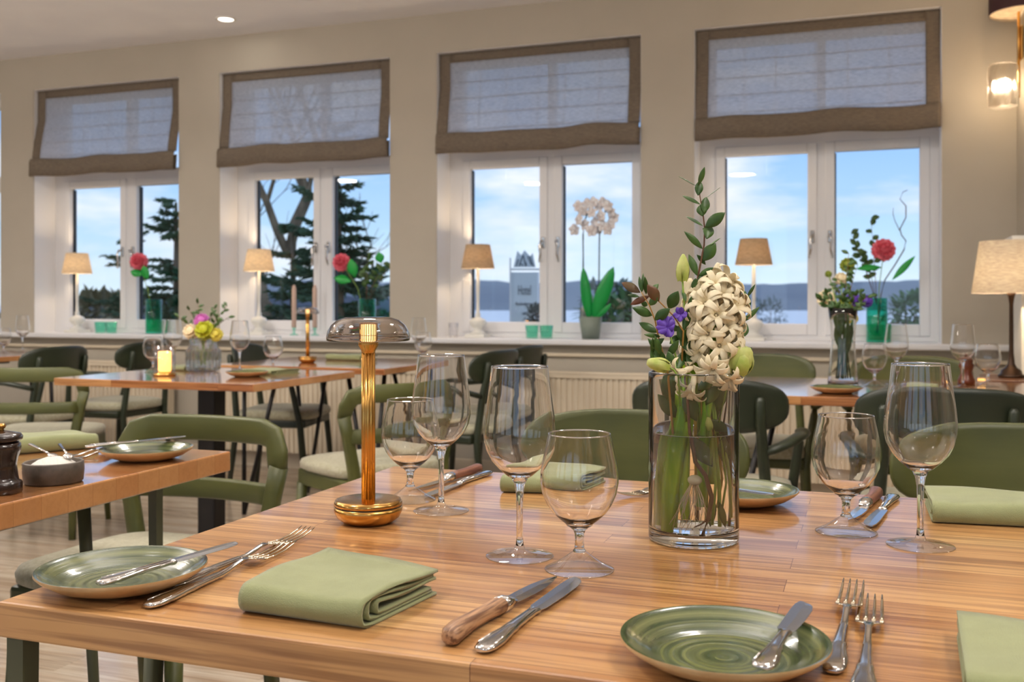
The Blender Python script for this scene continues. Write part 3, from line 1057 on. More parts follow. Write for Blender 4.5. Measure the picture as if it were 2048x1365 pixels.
def handle_rings(L, w=1.0):
    """flared, shouldered silver handle"""
    S = [(0.0, 0.010, 0.004), (0.003, 0.0165, 0.0055), (0.010, 0.0205, 0.0065), (0.022, 0.0215, 0.007), (0.034, 0.0185, 0.007), (0.046, 0.0145, 0.007), (0.052, 0.0150, 0.0078), (0.056, 0.0128, 0.007), (0.075, 0.0102, 0.0062), (0.094, 0.0092, 0.006)]
    k = L / 0.094
    return [ring(x * k, ww * w, t, 0.0042) for x, ww, t in S]


def table_knife(label, L=0.21, group=None):
    root = thing('table_knife', label, 'knife')
    hl = L * 0.47
    b = MB(); b.loft(handle_rings(hl) + [ring(hl + 0.006, 0.013, 0.0075, 0.0042), ring(hl + 0.010, 0.0105, 0.005, 0.0042)])
    # raised beading along the handle
    for s in (-1, 1):
        b.tube([(0.012, s * 0.0078, 0.0068), (0.035, s * 0.0068, 0.0071), (0.05, s * 0.0045, 0.0072), (hl, s * 0.003, 0.0068)], 0.0008, 6)
    b.obj('handle', M_steel, root)
    b = MB()
    x0 = hl + 0.010; bl = L - x0
    R = []
    for t, up, lo in ((0, 0.006, 0.005), (0.06, 0.0085, 0.0075), (0.4, 0.0085, 0.0098), (0.75, 0.0085, 0.0105), (0.9, 0.0075, 0.0085), (0.97, 0.006, 0.0045), (1.0, 0.005, 0.001)):
        x = x0 + bl * t
        R.append([(x, up, 0.0052), (x, (up - lo) / 2, 0.0054), (x, -lo, 0.0044), (x, -lo, 0.0040), (x, (up - lo) / 2, 0.0034), (x, up, 0.0034)])
    b.loft(R, smooth=False)
    b.obj('blade', M_blade, root)
    return root


def steak_knife(label, wood, L=0.232):
    root = thing('steak_knife', label, 'knife')
    hl = L * 0.52
    b = MB(); R = []
    for t, w, th, y in ((0, 0.010, 0.010, -0.003), (0.02, 0.017, 0.014, -0.0025), (0.08, 0.0205, 0.0165, -0.001), (0.22, 0.0205, 0.0165, 0.0012), (0.45, 0.0175, 0.015, 0.002), (0.7, 0.0165, 0.014, 0.001), (0.86, 0.018, 0.0145, 0.0), (1.0, 0.0185, 0.0145, 0.0)):
        R.append(ring(hl * 0.86 * t, w, th, 0.0085, 14, 0.85, y))
    b.loft(R); b.obj('wooden_handle', wood, root)
    b = MB()
    R = [ring(hl * 0.855, 0.0188, 0.0148, 0.0085, 14, .85), ring(hl * 0.93, 0.0195, 0.0150, 0.0082, 14, .85), ring(hl * 1.0, 0.0165, 0.011, 0.0075, 14, .85), ring(hl * 1.07, 0.014, 0.006, 0.0065, 14, .85)]
    b.loft(R); b.obj('bolster', M_steel, root)
    b = MB(); R = []
    x0 = hl * 1.03; bl = L - x0
    for t, up, lo in ((0, 0.0065, 0.006), (0.1, 0.0085, 0.0085), (0.35, 0.0088, 0.0105), (0.6, 0.007, 0.010), (0.82, 0.0030, 0.0075), (0.95, -0.002, 0.0045), (1.0, -0.0035, 0.0038)):
        x = x0 + bl * t
        R.append([(x, up, 0.0072 - 0.002 * t), (x, (up - lo) / 2, 0.0072 - 0.002 * t), (x, -lo, 0.0058 - 0.002 * t), (x, -lo, 0.0054 - 0.002 * t), (x, (up - lo) / 2, 0.0048 - 0.002 * t), (x, up, 0.0048 - 0.002 * t)])
    b.loft(R, smooth=False); b.obj('blade', M_steel, root)
    return root


def fork(label, L=0.20):
    root = thing('table_fork', label, 'fork')
    b = MB()
    hl = L * 0.60
    hr = handle_rings(hl * 0.75)
    for x, w, t, z in ((0.82, 0.0072, 0.005, 0.0048), (0.92, 0.006, 0.0045, 0.0075), (1.0, 0.0062, 0.004, 0.010), (1.06, 0.010, 0.003, 0.0105)):
        hr.append(ring(hl * x, w, t, z))
    for s in (-1, 1):
        b.tube([(0.010, s * 0.0078, 0.0066), (0.03, s * 0.007, 0.0070), (0.048, s * 0.0045, 0.0070), (hl * 0.75, s * 0.0028, 0.0064)], 0.0008, 6)
    b.loft(hr); b.obj('handle', M_steel, root)
    b = MB()
    x0 = hl * 1.05
    R = [ring(x0, 0.008, 0.0025, 0.0105), ring(x0 + 0.005, 0.019, 0.0022, 0.0098), ring(x0 + 0.010, 0.0245, 0.0020, 0.0085), ring(x0 + 0.020, 0.0258, 0.0019, 0.0062), ring(x0 + 0.026, 0.0255, 0.0018, 0.0052)]
    b.loft(R)
    tl = L - (x0 + 0.024)
    for k in range(4):
        y = (-0.0108 + 0.0072 * k)
        T = []
        for t, w, z in ((0, 0.0042, 0.0054), (0.3, 0.0036, 0.0040), (0.6, 0.0031, 0.0052), (0.85, 0.0025, 0.0085), (1.0, 0.0011, 0.0115)):
            T.append(ring(x0 + 0.024 + tl * t, w, w * 0.6, z, 8, 0.9, y * (1 - 0.08 * t)))
        b.loft(T)
    b.obj('tined_head', M_brass_tine, root)
    return root



def place(o, p0, p1, up=(0, 0, 1), side=1):
    o.matrix_world = frame_mat(p0, p1, up)
    return o


# pair at the front centre
SKa = place(steak_knife('steak knife with pale streaked wooden handle at the front centre of the foreground table', M_steakwood, 0.235), (-0.347, 0.800, TZ), (-0.321, 1.033, TZ))
TKa = place(table_knife('silver table knife lying right of the streaked wooden steak knife', 0.243), (-0.311, 0.792, TZ), (-0.2945, 1.033, TZ))
# pair behind the brass lamp
place(steak_knife('steak knife with reddish wooden handle behind the tall glasses at the left', M_steakred, 0.225), (-0.650, 1.652, TZ), (-0.680, 1.432, TZ))
def dknife(label, p0, p1, up=(0, 0, 1)):
    o = dup(TKa, label); o.matrix_world = frame_mat(p0, p1, up); return o
dknife('silver table knife beside the red-handled steak knife behind the left glasses', (-0.628, 1.640, TZ), (-0.640, 1.400, TZ))
# pair behind the right goblet
SKc = steak_knife('steak knife with pinkish wooden handle behind the right water goblet', M_steakred, 0.225); place(SKc, (0.014, 1.655, TZ), (-0.022, 1.432, TZ))
dknife('silver table knife beside the wooden steak knife behind the right water goblet', (0.038, 1.650, TZ), (0.001, 1.410, TZ))
# forks
FK = place(fork('silver fork with tines up, in front of its twin between left plate and near napkin', 0.262), (-0.664, 0.798, TZ), (-0.667, 1.058, TZ))
def dfork(label, p0, p1, up=(0, 0, 1)):
    o = dup(FK, label); o.matrix_world = frame_mat(p0, p1, up); return o
dfork('silver fork nearer the left plate, its tines under the other fork', (-0.688, 0.865, TZ), (-0.684, 1.062, TZ))
dfork('silver fork right of the front plate, farther of the two', (-0.027, 0.842, TZ), (-0.0165, 1.055, TZ))
dfork('silver fork at the bottom edge, nearer of the two by the front plate', (-0.004, 0.792, TZ), (0.002, 1.008, TZ))
dfork('silver fork with its tines showing left of the glass vase', (-0.222, 1.640, TZ), (-0.372, 1.490, TZ)).scale = (0.8, 1.0, 1.15)
# butter knives across the plates
zr = TZ + 0.0235
dk = dknife('silver butter knife laid across the rim of the front left plate', (-0.709, 0.782, zr - 0.001), (-0.676, 0.955, zr + 0.001)); dk.scale = (0.75, 0.9, 0.9)
dk = dknife('silver butter knife laid across the rim of the front right plate', (-0.0755, 0.768, zr - 0.001), (-0.0545, 0.935, zr + 0.001)); dk.scale = (0.72, 0.95, 0.9)
dk = dknife('silver butter knife laid across the plate on the left table', (-1.405, 1.515, zr + 0.0), (-1.31, 1.690, zr + 0.002)); dk.scale = (0.82, 0.9, 0.9)
dk = dknife('silver butter knife on the plate behind the flower vase', (-0.265, 1.52, zr), (-0.13, 1.46, zr + 0.001)); dk.scale = (0.62, 0.9, 0.9)
dfork('silver fork beside the plate on the left table, handle toward the salt bowl', (-1.425, 1.40, TZ), (-1.415, 1.60, TZ))
dfork('silver fork nearest the napkin on the left table', (-1.46, 1.42, TZ), (-1.445, 1.62, TZ))
dknife('silver knife on the lantern table behind the candle lantern', (-3.10, 3.90, TZ), (-2.93, 3.72, TZ))
dknife('silver knife on the lantern table, second one behind the lantern', (-3.06, 3.92, TZ), (-2.88, 3.74, TZ))


# ------------------------------------------------------------------ folded napkins
def napkin(label, corners, h=0.026, mat=None, seed=1, name='folded_napkin', flip=1):
    """corners: front-left, front-right, back-right, back-left; rounded fold along the front edge"""
    fl, fr, brr, bl = [Vector((c[0], c[1], 0)) for c in corners]
    cen = (fl + fr + brr + bl) / 4
    root = thing(name, label, 'napkin', (cen.x, cen.y, TZ))
    rnd = random.Random(seed)
    th = 0.0028
    NX = 22
    b = MB()
    def pt(u, v, z):
        p = (fl * (1 - u) + fr * u) * (1 - v) + (bl * (1 - u) + brr * u) * v - cen
        return Vector((p.x, p.y, z))
    def ribbon(v0, vend_t, vend_b, zlo, zhi, ph, u0=0.0, u1=1.0):
        # centre line: from back along the bottom, round the front fold, back along the top
        path = []
        r = (zhi - zlo) / 2
        D = (bl - fl).length
        for i in range(9): path.append((vend_b + (v0 + r / D - vend_b) * i / 8, zlo, 0, -1))
        for i in range(1, 8):
            a = PI * i / 8
            path.append((v0 + r / D - math.sin(a) * r / D, zlo + r - math.cos(a) * r, -math.sin(a), -math.cos(a)))
        for i in range(9): path.append((v0 + r / D + (vend_t - v0 - r / D) * i / 8, zhi, 0, 1))
        rings = []
        for k in range(NX + 1):
            u = u0 + (u1 - u0) * k / NX
            outer = []; inner = []
            for (v, z, nv, nz) in path:
                lift = 0.0
                if z > zlo + r:   # the top droops softly to the back and ripples
                    lift = 0.0016 * math.sin(u * 5.5 + ph + v * 3) - 0.18 * (z - zlo) * max(0, v - 0.25) ** 1.2 - 0.0012 * math.sin(v * 9 + ph)
                vv = v + 0.012 * math.sin(u * 4 + ph) * (v if v < 0.5 else 1)
                outer.append(pt(u, vv + nv * th / 2 / D, z + lift + nz * th / 2))
                inner.append(pt(u, vv - nv * th / 2 / D, z + lift - nz * th / 2))
            rings.append(outer + inner[::-1])
        b.loft(rings)
    ribbon(0.0, 1.0, 0.98, 0.0016, h, seed)
    ribbon(0.10, 0.95, 0.93, 0.0052, h - 0.0045, seed + 1.3, 0.01, 0.985)
    ribbon(0.20, 0.97, 0.9, 0.0086, h - 0.0085, seed + 2.1, 0.0, 0.99)
    b.obj('folded_cloth', mat or M_napkin, root)
    return root


napkin('folded sage green napkin lying between the fork pair and the steak knife', [(-0.572, 0.817), (-0.436, 0.812), (-0.418, 0.945), (-0.575, 0.990)], 0.027, seed=1)
napkin('folded sage green napkin behind the two centre glasses', [(-0.548, 1.478), (-0.425, 1.505), (-0.400, 1.620), (-0.535, 1.622)], 0.026, seed=2)
napkin('folded sage green napkin at the right edge behind the tall wine glass', [(0.083, 1.470), (0.235, 1.485), (0.245, 1.625), (0.080, 1.622)], 0.028, seed=3)
napkin('folded sage green napkin in the bottom right corner', [(0.068, 0.800), (0.215, 0.805), (0.212, 0.958), (0.075, 0.978)], 0.026, seed=4)
napkin('folded sage green napkin on the left table behind the pepper mill', [(-1.60, 1.51), (-1.50, 1.655), (-1.63, 1.70), (-1.74, 1.60)], 0.030, seed=5)
napkin('folded sage napkin on the lantern table near its right-hand goblet', [(-2.52, 3.62), (-2.36, 3.60), (-2.30, 3.74), (-2.46, 3.80)], 0.02, seed=6)
napkin('folded sage napkin on the lantern table behind the lantern', [(-3.02, 3.70), (-2.86, 3.68), (-2.84, 3.82), (-3.0, 3.85)], 0.02, seed=7)
napkin('folded pale napkin on the window table behind the large brass lamp', [(-2.72, 4.66), (-2.50, 4.64), (-2.48, 4.80), (-2.68, 4.84)], 0.03, seed=8)
napkin('folded napkin on the far-left table', [(-5.02, 4.40), (-4.85, 4.36), (-4.80, 4.50), (-4.97, 4.54)], 0.025, seed=9)
napkin('folded napkin on the right table between its two left-hand glasses and the mill', [(0.10, 3.62), (0.25, 3.62), (0.26, 3.76), (0.11, 3.76)], 0.025, seed=10)


# ------------------------------------------------------------------ glasses
def wine_glass(label):
    root = thing('wine_glass', label, 'wine glass')
    b = MB()
    b.lathe([(0.0, 0.0006), (0.037, 0.0006), (0.0403, 0.0009), (0.0405, 0.0012), (0.0395, 0.0018), (0.026, 0.0030), (0.013, 0.0052), (0.0068, 0.0085), (0.0050, 0.014), (0.0, 0.014)], 48)
    b.obj('foot', M_foot, root)
    b = MB()
    b.lathe([(0.0, 0.0135), (0.0048, 0.0135), (0.0040, 0.024), (0.0038, 0.055), (0.0044, 0.074), (0.0064, 0.086), (0.0100, 0.0935), (0.0, 0.0955)], 28)
    b.obj('stem', M_stem, root)
    out = [(0.0, 0.0925), (0.0092, 0.0928), (0.0155, 0.0965), (0.0250, 0.1050), (0.0340, 0.1150), (0.0400, 0.1270), (0.0428, 0.1400), (0.0430, 0.1500), (0.0412, 0.1680), (0.0385, 0.1880), (0.0358, 0.2080), (0.03405, 0.2235), (0.0339, 0.2247), (0.0338, 0.2255)]
    th = 0.0009
    inn = [(max(0.0, r - th * 1.1), z + (0.0045 if r < 0.01 else th * (0.9 if r < 0.04 else 0.1))) for r, z in out]
    inn[-1] = (out[-1][0] - th, 0.2255)
    b = MB(); b.lathe(out + [(0.0334, 0.2259)] + inn[::-1], 56)
    b.obj('bowl', M_glass, root)
    b = MB(); b.lathe([(0.0328, 0.2257), (0.0334, 0.2251), (0.0340, 0.2257), (0.0334, 0.2263), (0.0328, 0.2257)], 56); b.obj('rim', M_lip, root)
    return root


def goblet(label):
    root = thing('water_goblet', label, 'water glass')
    b = MB()
    b.lathe([(0.0, 0.0006), (0.036, 0.0006), (0.0392, 0.0009), (0.0394, 0.0015), (0.038, 0.0024), (0.027, 0.0075), (0.016, 0.0150), (0.0085, 0.0205), (0.0062, 0.0215), (0.0, 0.0215)], 48)
    b.obj('foot', M_foot, root)
    b = MB()
    b.lathe([(0.0, 0.021), (0.0070, 0.021), (0.0074, 0.0225), (0.0056, 0.0245), (0.0050, 0.032), (0.0054, 0.041), (0.0072, 0.0455), (0.0098, 0.0475), (0.0100, 0.0495), (0.0, 0.0510)], 28)
    b.obj('stem', M_stem, root)
    out = [(0.0, 0.0478), (0.010, 0.0482), (0.0145, 0.0505), (0.0160, 0.0530), (0.0220, 0.0575), (0.0300, 0.0650), (0.0370, 0.0750), (0.0420, 0.0870), (0.0442, 0.1000), (0.0437, 0.1120), (0.0410, 0.1260), (0.0378, 0.1410), (0.03555, 0.1518), (0.0353, 0.1529), (0.0352, 0.1535)]
    th = 0.001
    inn = [(max(0.0, r - th * 1.1), z + (0.004 if r < 0.0165 else th * (0.9 if r < 0.042 else 0.1))) for r, z in out]
    inn[-1] = (out[-1][0] - th, 0.1535)
    b = MB(); b.lathe(out + [(0.0348, 0.1539)] + inn[::-1], 56)
    b.obj('bowl', M_glass, root)
    b = MB(); b.lathe([(0.0342, 0.1537), (0.0348, 0.1531), (0.0354, 0.1537), (0.0348, 0.1543), (0.0342, 0.1537)], 56); b.obj('rim', M_lip, root)
    return root


WG = wine_glass('tall wine glass in the centre of the foreground table, beside the near water goblet'); WG.location = (-0.389, 1.116, TZ)
GB = goblet('water goblet nearest the camera, behind the table knife tip'); GB.location = (-0.306, 1.082, TZ)
for lab, x, y, z in (('tall wine glass just right of the brass table lamp', -0.581, 1.322, TZ),
                     ('tall wine glass at the right, in front of the folded napkin', 0.061, 1.331, TZ),
                     ('wine glass on the lantern table, behind the candle lantern', -3.05, 3.84, TZ),
                     ('wine glass on the lantern table, right of the cut-glass vase', -2.585, 3.70, TZ),
                     ('wine glass on the window table, left one behind the large wine glass', -2.22, 4.76, TZ),
                     ('wine glass at the back of the right table, between teal vase and flower vase', 0.10, 3.985, TZ),
                     ('wine glass on the right table, left of the brown pepper mill', 0.322, 3.93, TZ),
                     ('wine glass at the left edge on the far-left table', -5.05, 4.62, TZ),
                     ('wine glass at the back of the far-left table, near the teal chair', -5.0, 4.86, TZ)):
    dup(WG, lab, (x, y, z))
for lab, x, y, z in (('water goblet between the brass lamp and the left tall wine glass', -0.658, 1.380, TZ),
                     ('water goblet on the right, in front of the wooden-handled knife', -0.027, 1.377, TZ),
                     ('water goblet on the lantern table, left of the lantern', -2.955, 3.59, TZ),
                     ('water goblet on the lantern table, right of its wine glass', -2.52, 3.86, TZ),
                     ('water goblet on the window table, behind the tall wine glass', -2.13, 4.62, TZ),
                     ('water goblet on the right table, directly right of the flower vase', 0.022, 3.86, TZ),
                     ('water goblet at the right edge, in front of the dark lamp base', 0.41, 3.99, TZ),
                     ('water goblet at the left edge on the far-left table', -4.88, 4.60, TZ)):
    dup(GB, lab, (x, y, z))

# ------------------------------------------------------------------ brass table lamps
def mushroom_lamp(label, loc, big=True):
    root = thing('table_lamp', label, 'table lamp', loc)
    b = MB()
    b.lathe([(0.0, 0.0), (0.028, 0.0), (0.034, 0.0015), (0.0425, 0.008), (0.0464, 0.016), (0.0468, 0.0225), (0.0, 0.0225)], 64)
    b.obj('base', M_brass, root)
    b = MB(); b.lathe([(0.0455, 0.0222), (0.0455, 0.0248)], 64); b.obj('base_groove', M_gasket, root)
    b = MB(); b.lathe([(0.0, 0.0245), (0.0467, 0.0245), (0.0464, 0.028), (0.0445, 0.0315), (0.041, 0.0322), (0.0, 0.0326)], 64); b.obj('base_lid', M_brass2, root)
    b = MB()
    n = 72; prof = []
    rr = [0.0088 + 0.0007 * math.cos(12 * 2 * PI * i / n) for i in range(n)]
    b.loft([[(r * math.cos(2 * PI * i / n), r * math.sin(2 * PI * i / n), z) for i, r in enumerate(rr)] for z in (0.0325, 0.235)])
    b.obj('fluted_stem', M_brass, root)
    b = MB(); b.lathe([(0.0, 0.232), (0.0092, 0.232), (0.0098, 0.236), (0.0138, 0.243), (0.0140, 0.2505), (0.0, 0.2505)], 40); b.obj('collar', M_brass, root)
    b = MB(); b.lathe([(0.0, 0.2505), (0.0105, 0.2505), (0.0105, 0.274), (0.0, 0.274)], 32); b.obj('light_core', M_led, root)
    b = MB()
    for i in range(24):
        a = 2 * PI * i / 24
        b.box((0.0122 * math.cos(a), 0.0122 * math.sin(a), 0.2625), (0.0009, 0.0009, 0.0245), rz=a)
    b.lathe([(0.0112, 0.2735), (0.0128, 0.2735), (0.0128, 0.2762), (0.0, 0.277)], 32)
    b.lathe([(0.0112, 0.2555), (0.0126, 0.2555), (0.0126, 0.2563), (0.0112, 0.2563)], 32)
    b.obj('ribbed_cage', M_brass, root)
    b = MB()
    out = [(0.0, 0.2822), (0.020, 0.2822), (0.032, 0.2812), (0.0425, 0.2778), (0.0505, 0.271), (0.0555, 0.2625), (0.0572, 0.2545), (0.0566, 0.2500), (0.0545, 0.2492)]
    inn = [(0.0532, 0.2504), (0.0545, 0.2545), (0.053, 0.2615), (0.0485, 0.2688), (0.0412, 0.2752), (0.031, 0.2784), (0.020, 0.2794), (0.0, 0.2794)]
    b.lathe(out + inn, 72)
    b.obj('glass_shade', M_smoke, root)
    light('lamp_light', 'POINT', (0, 0, 0.262), 0.25, (255, 200, 120), 0.012, parent=root)
    return root


LB = mushroom_lamp('brass table lamp with clear mushroom glass shade on the foreground table', (-0.646, 1.222, TZ))
dup(LB, 'slim brass lamp glowing on the window table in the background', (-2.700, 4.45, TZ))


# ------------------------------------------------------------------ the big glass vase
VX, VY = -0.209, 1.271
DV = 1.267
root = thing('cylinder_vase', 'tall clear cylinder vase of water on the foreground table', 'vase', (VX, VY, TZ))
R = 0.0568
b = MB()
b.lathe([(0.0, 0.0006), (R - 0.003, 0.0006), (R - 0.0005, 0.002), (R, 0.006), (R, 0.206), (R, 0.2115), (R - 0.0005, 0.2125), (R - 0.0018, 0.2135), (R - 0.0026, 0.2125), (R - 0.0030, 0.2115), (R - 0.0030, 0.020), (R - 0.0045, 0.0150), (R - 0.009, 0.0130), (0.0, 0.0125)], 96)
b.obj('glass_wall', solid_glass('vase_glass', (254, 255, 255), 1.5, share=1.0), root)
b = MB(); b.lathe([(R - 0.0032, 0.2134), (R - 0.0018, 0.2126), (R - 0.0004, 0.2134), (R - 0.0018, 0.2142), (R - 0.0032, 0.2134)], 96); b.obj('rim', M_lip, root)
b = MB(); b.lathe([(R - 0.0046, 0.1368), (R - 0.0036, 0.1368), (R - 0.0036, 0.1378), (R - 0.0046, 0.1368)], 96); b.obj('water_line', M_lip, root)
b = MB()
rw = R - 0.0034
b.lathe([(0.0, 0.0135), (rw - 0.007, 0.0138), (rw - 0.0012, 0.0165), (rw, 0.022), (rw, 0.1372), (rw - 0.001, 0.1368), (rw - 0.004, 0.1360), (0.0, 0.1358)], 96)
b.obj('water', solid_glass('clear_water', (255, 255, 255), 1.33, share=1.0), root)


def V(px, py, off=0.0):
    return vp(px, DV + off, py)


def Z2(x, y, off=0.0):
    """same, read off the enlarged crop of the bouquet"""
    return V(1200 + x / 2.73, 300 + y / 2.73, off)


CAMDIR = Vector((-ST, CT, 0))


def lf(mb, base, tip, w, off0=0.0, off1=0.0, curl=0.12, face=0.7, fold=0.18, mi=0, pw=0.85):
    b0 = Z2(*base, off0); t0 = Z2(*tip, off1)
    d = t0 - b0
    nrm = (-CAMDIR * face + Vector((0.15 * random.uniform(-1, 1), 0, 0.9 * (1 - face)))).normalized()
    mb.leaf(b0, d, d.length, w / 2.73 / 1993 * DV, curl=curl, nrm=nrm, seg=9, mi=mi, fold=fold, pw=pw)


# tall eucalyptus sprig
root = thing('eucalyptus_sprig', 'tall eucalyptus sprig rising highest from the foreground vase', 'eucalyptus', V(1388, 860, 0.012))
o0 = Vector(root.location)
b = MB()
b.tube([V(1392, 1040, 0.012), V(1392, 860, 0.012), V(1390, 760, 0.012), Z2(515, 800, 0.01), Z2(545, 640), Z2(568, 520), Z2(572, 430), Z2(562, 350), Z2(545, 250), Z2(545, 175)],
       [0.0019, 0.0018, 0.0017, 0.0015, 0.0013, 0.0011, 0.001, 0.0009, 0.0007, 0.0004], 8)
o = b.obj('stem', M_branch, root); o.location = -o0
b = MB()
for base, tip, w, f, c in [((538, 192), (572, 95), 30, .8, .12), ((535, 250), (545, 168), 46, .95, .02), ((522, 196), (430, 143), 9, .4, .02), ((580, 262), (655, 204), 8, .4, .02),
                           ((548, 299), (450, 244), 24, .6, .1), ((566, 345), (582, 255), 52, .95, .05), ((548, 300), (560, 362), 60, .9, .05), ((562, 416), (470, 356), 20, .6, .1),
                           ((574, 425), (682, 342), 64, .9, .08), ((600, 410), (585, 482), 60, .9, .1), ((560, 430), (620, 450), 40, .8, .1), ((560, 541), (466, 446), 38, .8, .1),
                           ((576, 540), (656, 478), 14, .4, .05), ((560, 608), (632, 510), 70, .95, .05), ((528, 572), (580, 628), 26, .8, .1), ((530, 688), (487, 570), 44, .9, .08),
                           ((538, 692), (618, 643), 36, .8, .1), ((522, 700), (515, 778), 42, .9, .05), ((545, 690), (548, 770), 44, .9, .05)]:
    lf(b, base, tip, w, random.uniform(-.004, .004), random.uniform(-.015, .015), c, f)
o = b.obj('leaves', M_leaf2, root, solid=0.0004); o.location = -o0
# left eucalyptus sprig with bronze leaves
root = thing('eucalyptus_sprig', 'shorter eucalyptus sprig leaning left out of the foreground vase, two leaves bronze', 'eucalyptus', V(1345, 860, -0.015))
o0 = Vector(root.location)
b = MB()
b.tube([V(1350, 1000, 0.0), V(1345, 860, -0.015), V(1335, 740, -0.02), Z2(325, 1050, -0.02), Z2(300, 930, -0.022), Z2(270, 850, -0.024), Z2(225, 775, -0.026)], [0.0016, 0.0015, 0.0014, 0.0012, 0.001, 0.0008, 0.0005], 8)
b.tube([V(1362, 760, -0.015), Z2(455, 990, -0.02), Z2(400, 905, -0.02), Z2(320, 825, -0.022), Z2(265, 790, -0.024)], [0.0013, 0.0011, 0.0009, 0.0008, 0.0004], 8)
o = b.obj('stem', pbr('stem_tan', (168, 124, 60), 0.6), root); o.location = -o0
b = MB()
for base, tip, w, mi in [((220, 780), (118, 722), 50, 1), ((272, 797), (163, 846), 36, 1), ((215, 802), (147, 790), 20, 0), ((285, 905), (184, 862), 52, 0), ((315, 998), (213, 943), 46, 0),
                         ((375, 868), (425, 775), 66, 0), ((322, 828), (262, 738), 62, 1), ((228, 780), (214, 690), 22, 0), ((232, 775), (238, 672), 18, 0), ((252, 790), (246, 695), 28, 0),
                         ((268, 790), (320, 730), 34, 0), ((268, 850), (315, 800), 40, 0), ((298, 930), (380, 868), 56, 0), ((440, 935), (415, 862), 50, 0), ((455, 990), (490, 865), 44, 0), ((455, 985), (345, 960), 36, 0),
                         ((330, 1020), (245, 1008), 26, 0), ((320, 1100), (262, 1030), 30, 0), ((330, 1120), (300, 1020), 36, 0), ((285, 1120), (290, 1030), 26, 0), ((400, 1190), (372, 1100), 50, 0),
                         ((420, 1200), (470, 1090), 54, 0), ((370, 1130), (430, 1040), 40, 0), ((480, 1100), (450, 1000), 60, 0), ((260, 850), (225, 835), 30, 0), ((300, 1150), (330, 1050), 44, 0), ((350, 1180), (320, 1090), 46, 0), ((460, 1060), (430, 960), 50, 0), ((480, 1180), (500, 1080), 44, 0), ((380, 1060), (440, 1010), 40, 0), ((280, 1080), (350, 1030), 36, 0), ((300, 1180), (280, 1090), 30, 0), ((470, 830), (448, 758), 24, 0), ((480, 870), (500, 800), 20, 0)]:
    lf(b, base, tip, w, -.02 + random.uniform(-.006, .006), -.02 + random.uniform(-.014, .014), random.uniform(.03, .12), 0.85, mi=mi)
o = b.obj('leaves', [M_leaf2, M_leafred], root, solid=0.0004); o.location = -o0
# right-hand leaves
root = thing('eucalyptus_sprig', 'short eucalyptus sprig peeping out right of the hyacinth', 'eucalyptus', V(1450, 860, 0.02))
o0 = Vector(root.location)
b = MB(); b.tube([V(1435, 1050, 0.01), V(1450, 860, 0.02), V(1472, 740, 0.025), Z2(765, 1020, 0.025), Z2(790, 900, 0.025), Z2(800, 800, 0.025)], [0.0014, .0014, .0012, .001, .0008, .0004], 8)
o = b.obj('stem', M_branch, root); o.location = -o0
b = MB()
for base, tip, w in [((800, 808), (848, 735), 18), ((800, 880), (812, 790), 40), ((778, 942), (872, 857), 30), ((770, 1030), (800, 945), 54), ((790, 1130), (828, 1078), 40), ((800, 800), (782, 762), 16), ((640, 760), (600, 700), 40), ((625, 700), (650, 640), 40)]:
    lf(b, base, tip, w, .025, .025 + random.uniform(-.01, .01), .08, .8)
o = b.obj('leaves', M_leaf2, root, solid=0.0004); o.location = -o0

# hyacinth
root = thing('hyacinth', 'large cream hyacinth head at the centre of the foreground bouquet', 'hyacinth', V(1425, 800, -0.005))
o0 = Vector(root.location)
b = MB(); b.tube([V(1398, 1015, -0.005), V(1405, 900, -0.008), V(1418, 800, -0.008), V(1432, 650, -0.004), V(1433, 575, -0.002)], [0.0055, 0.006, 0.0055, 0.0045, 0.003], 12)
o = b.obj('flower_stalk', M_strap, root); o.location = -o0
b = MB()
for k in range(6):
    a = 2 * PI * k / 6 + 0.15
    big = 1.0 if k % 2 else 0.92
    d = Vector((math.cos(a), math.sin(a), 0.75))
    base = Vector((math.cos(a) * 0.0020, math.sin(a) * 0.0020, 0.0))
    # tepal arching outward and back
    vs = []; fs = []
    s = Vector((-math.sin(a), math.cos(a), 0)); rad = Vector((math.cos(a), math.sin(a), 0))
    N = 9
    for i in range(N + 1):
        t = i / N
        ang = -0.2 + 3.1 * t ** 1.35
        if i == 0: p = base.copy(); cur = base.copy()
        else:
            cur = cur + (rad * math.sin(max(0.12, ang)) + Vector((0, 0, math.cos(ang)))) * (0.0310 * big / N)
            p = cur
        w = (0.0016 + 0.0054 * math.sin(PI * min(1, 0.15 + t * 0.85)) ** 0.8) * 0.55 if t < 1 else 0.0004
        vs += [p - s * w, p - s * w * 0.4 - rad * 0.0003, p + s * w * 0.4 - rad * 0.0003, p + s * w]
    for i in range(N):
        for j in range(3):
            q = i * 4 + j
            fs.append((q, q + 1, q + 5, q + 4))
    b.add(vs, fs)
b.tube([(0, 0, -0.010), (0, 0, -0.004), (0, 0, 0.001)], [0.0022, 0.0034, 0.0030], 10)
b.sphere((0, 0, 0.004), 0.0012, 8, 6)
fl0 = b.obj('floret', M_white_pet, root, solid=0.0006)
rnd = random.Random(11)
first = True
N = 38
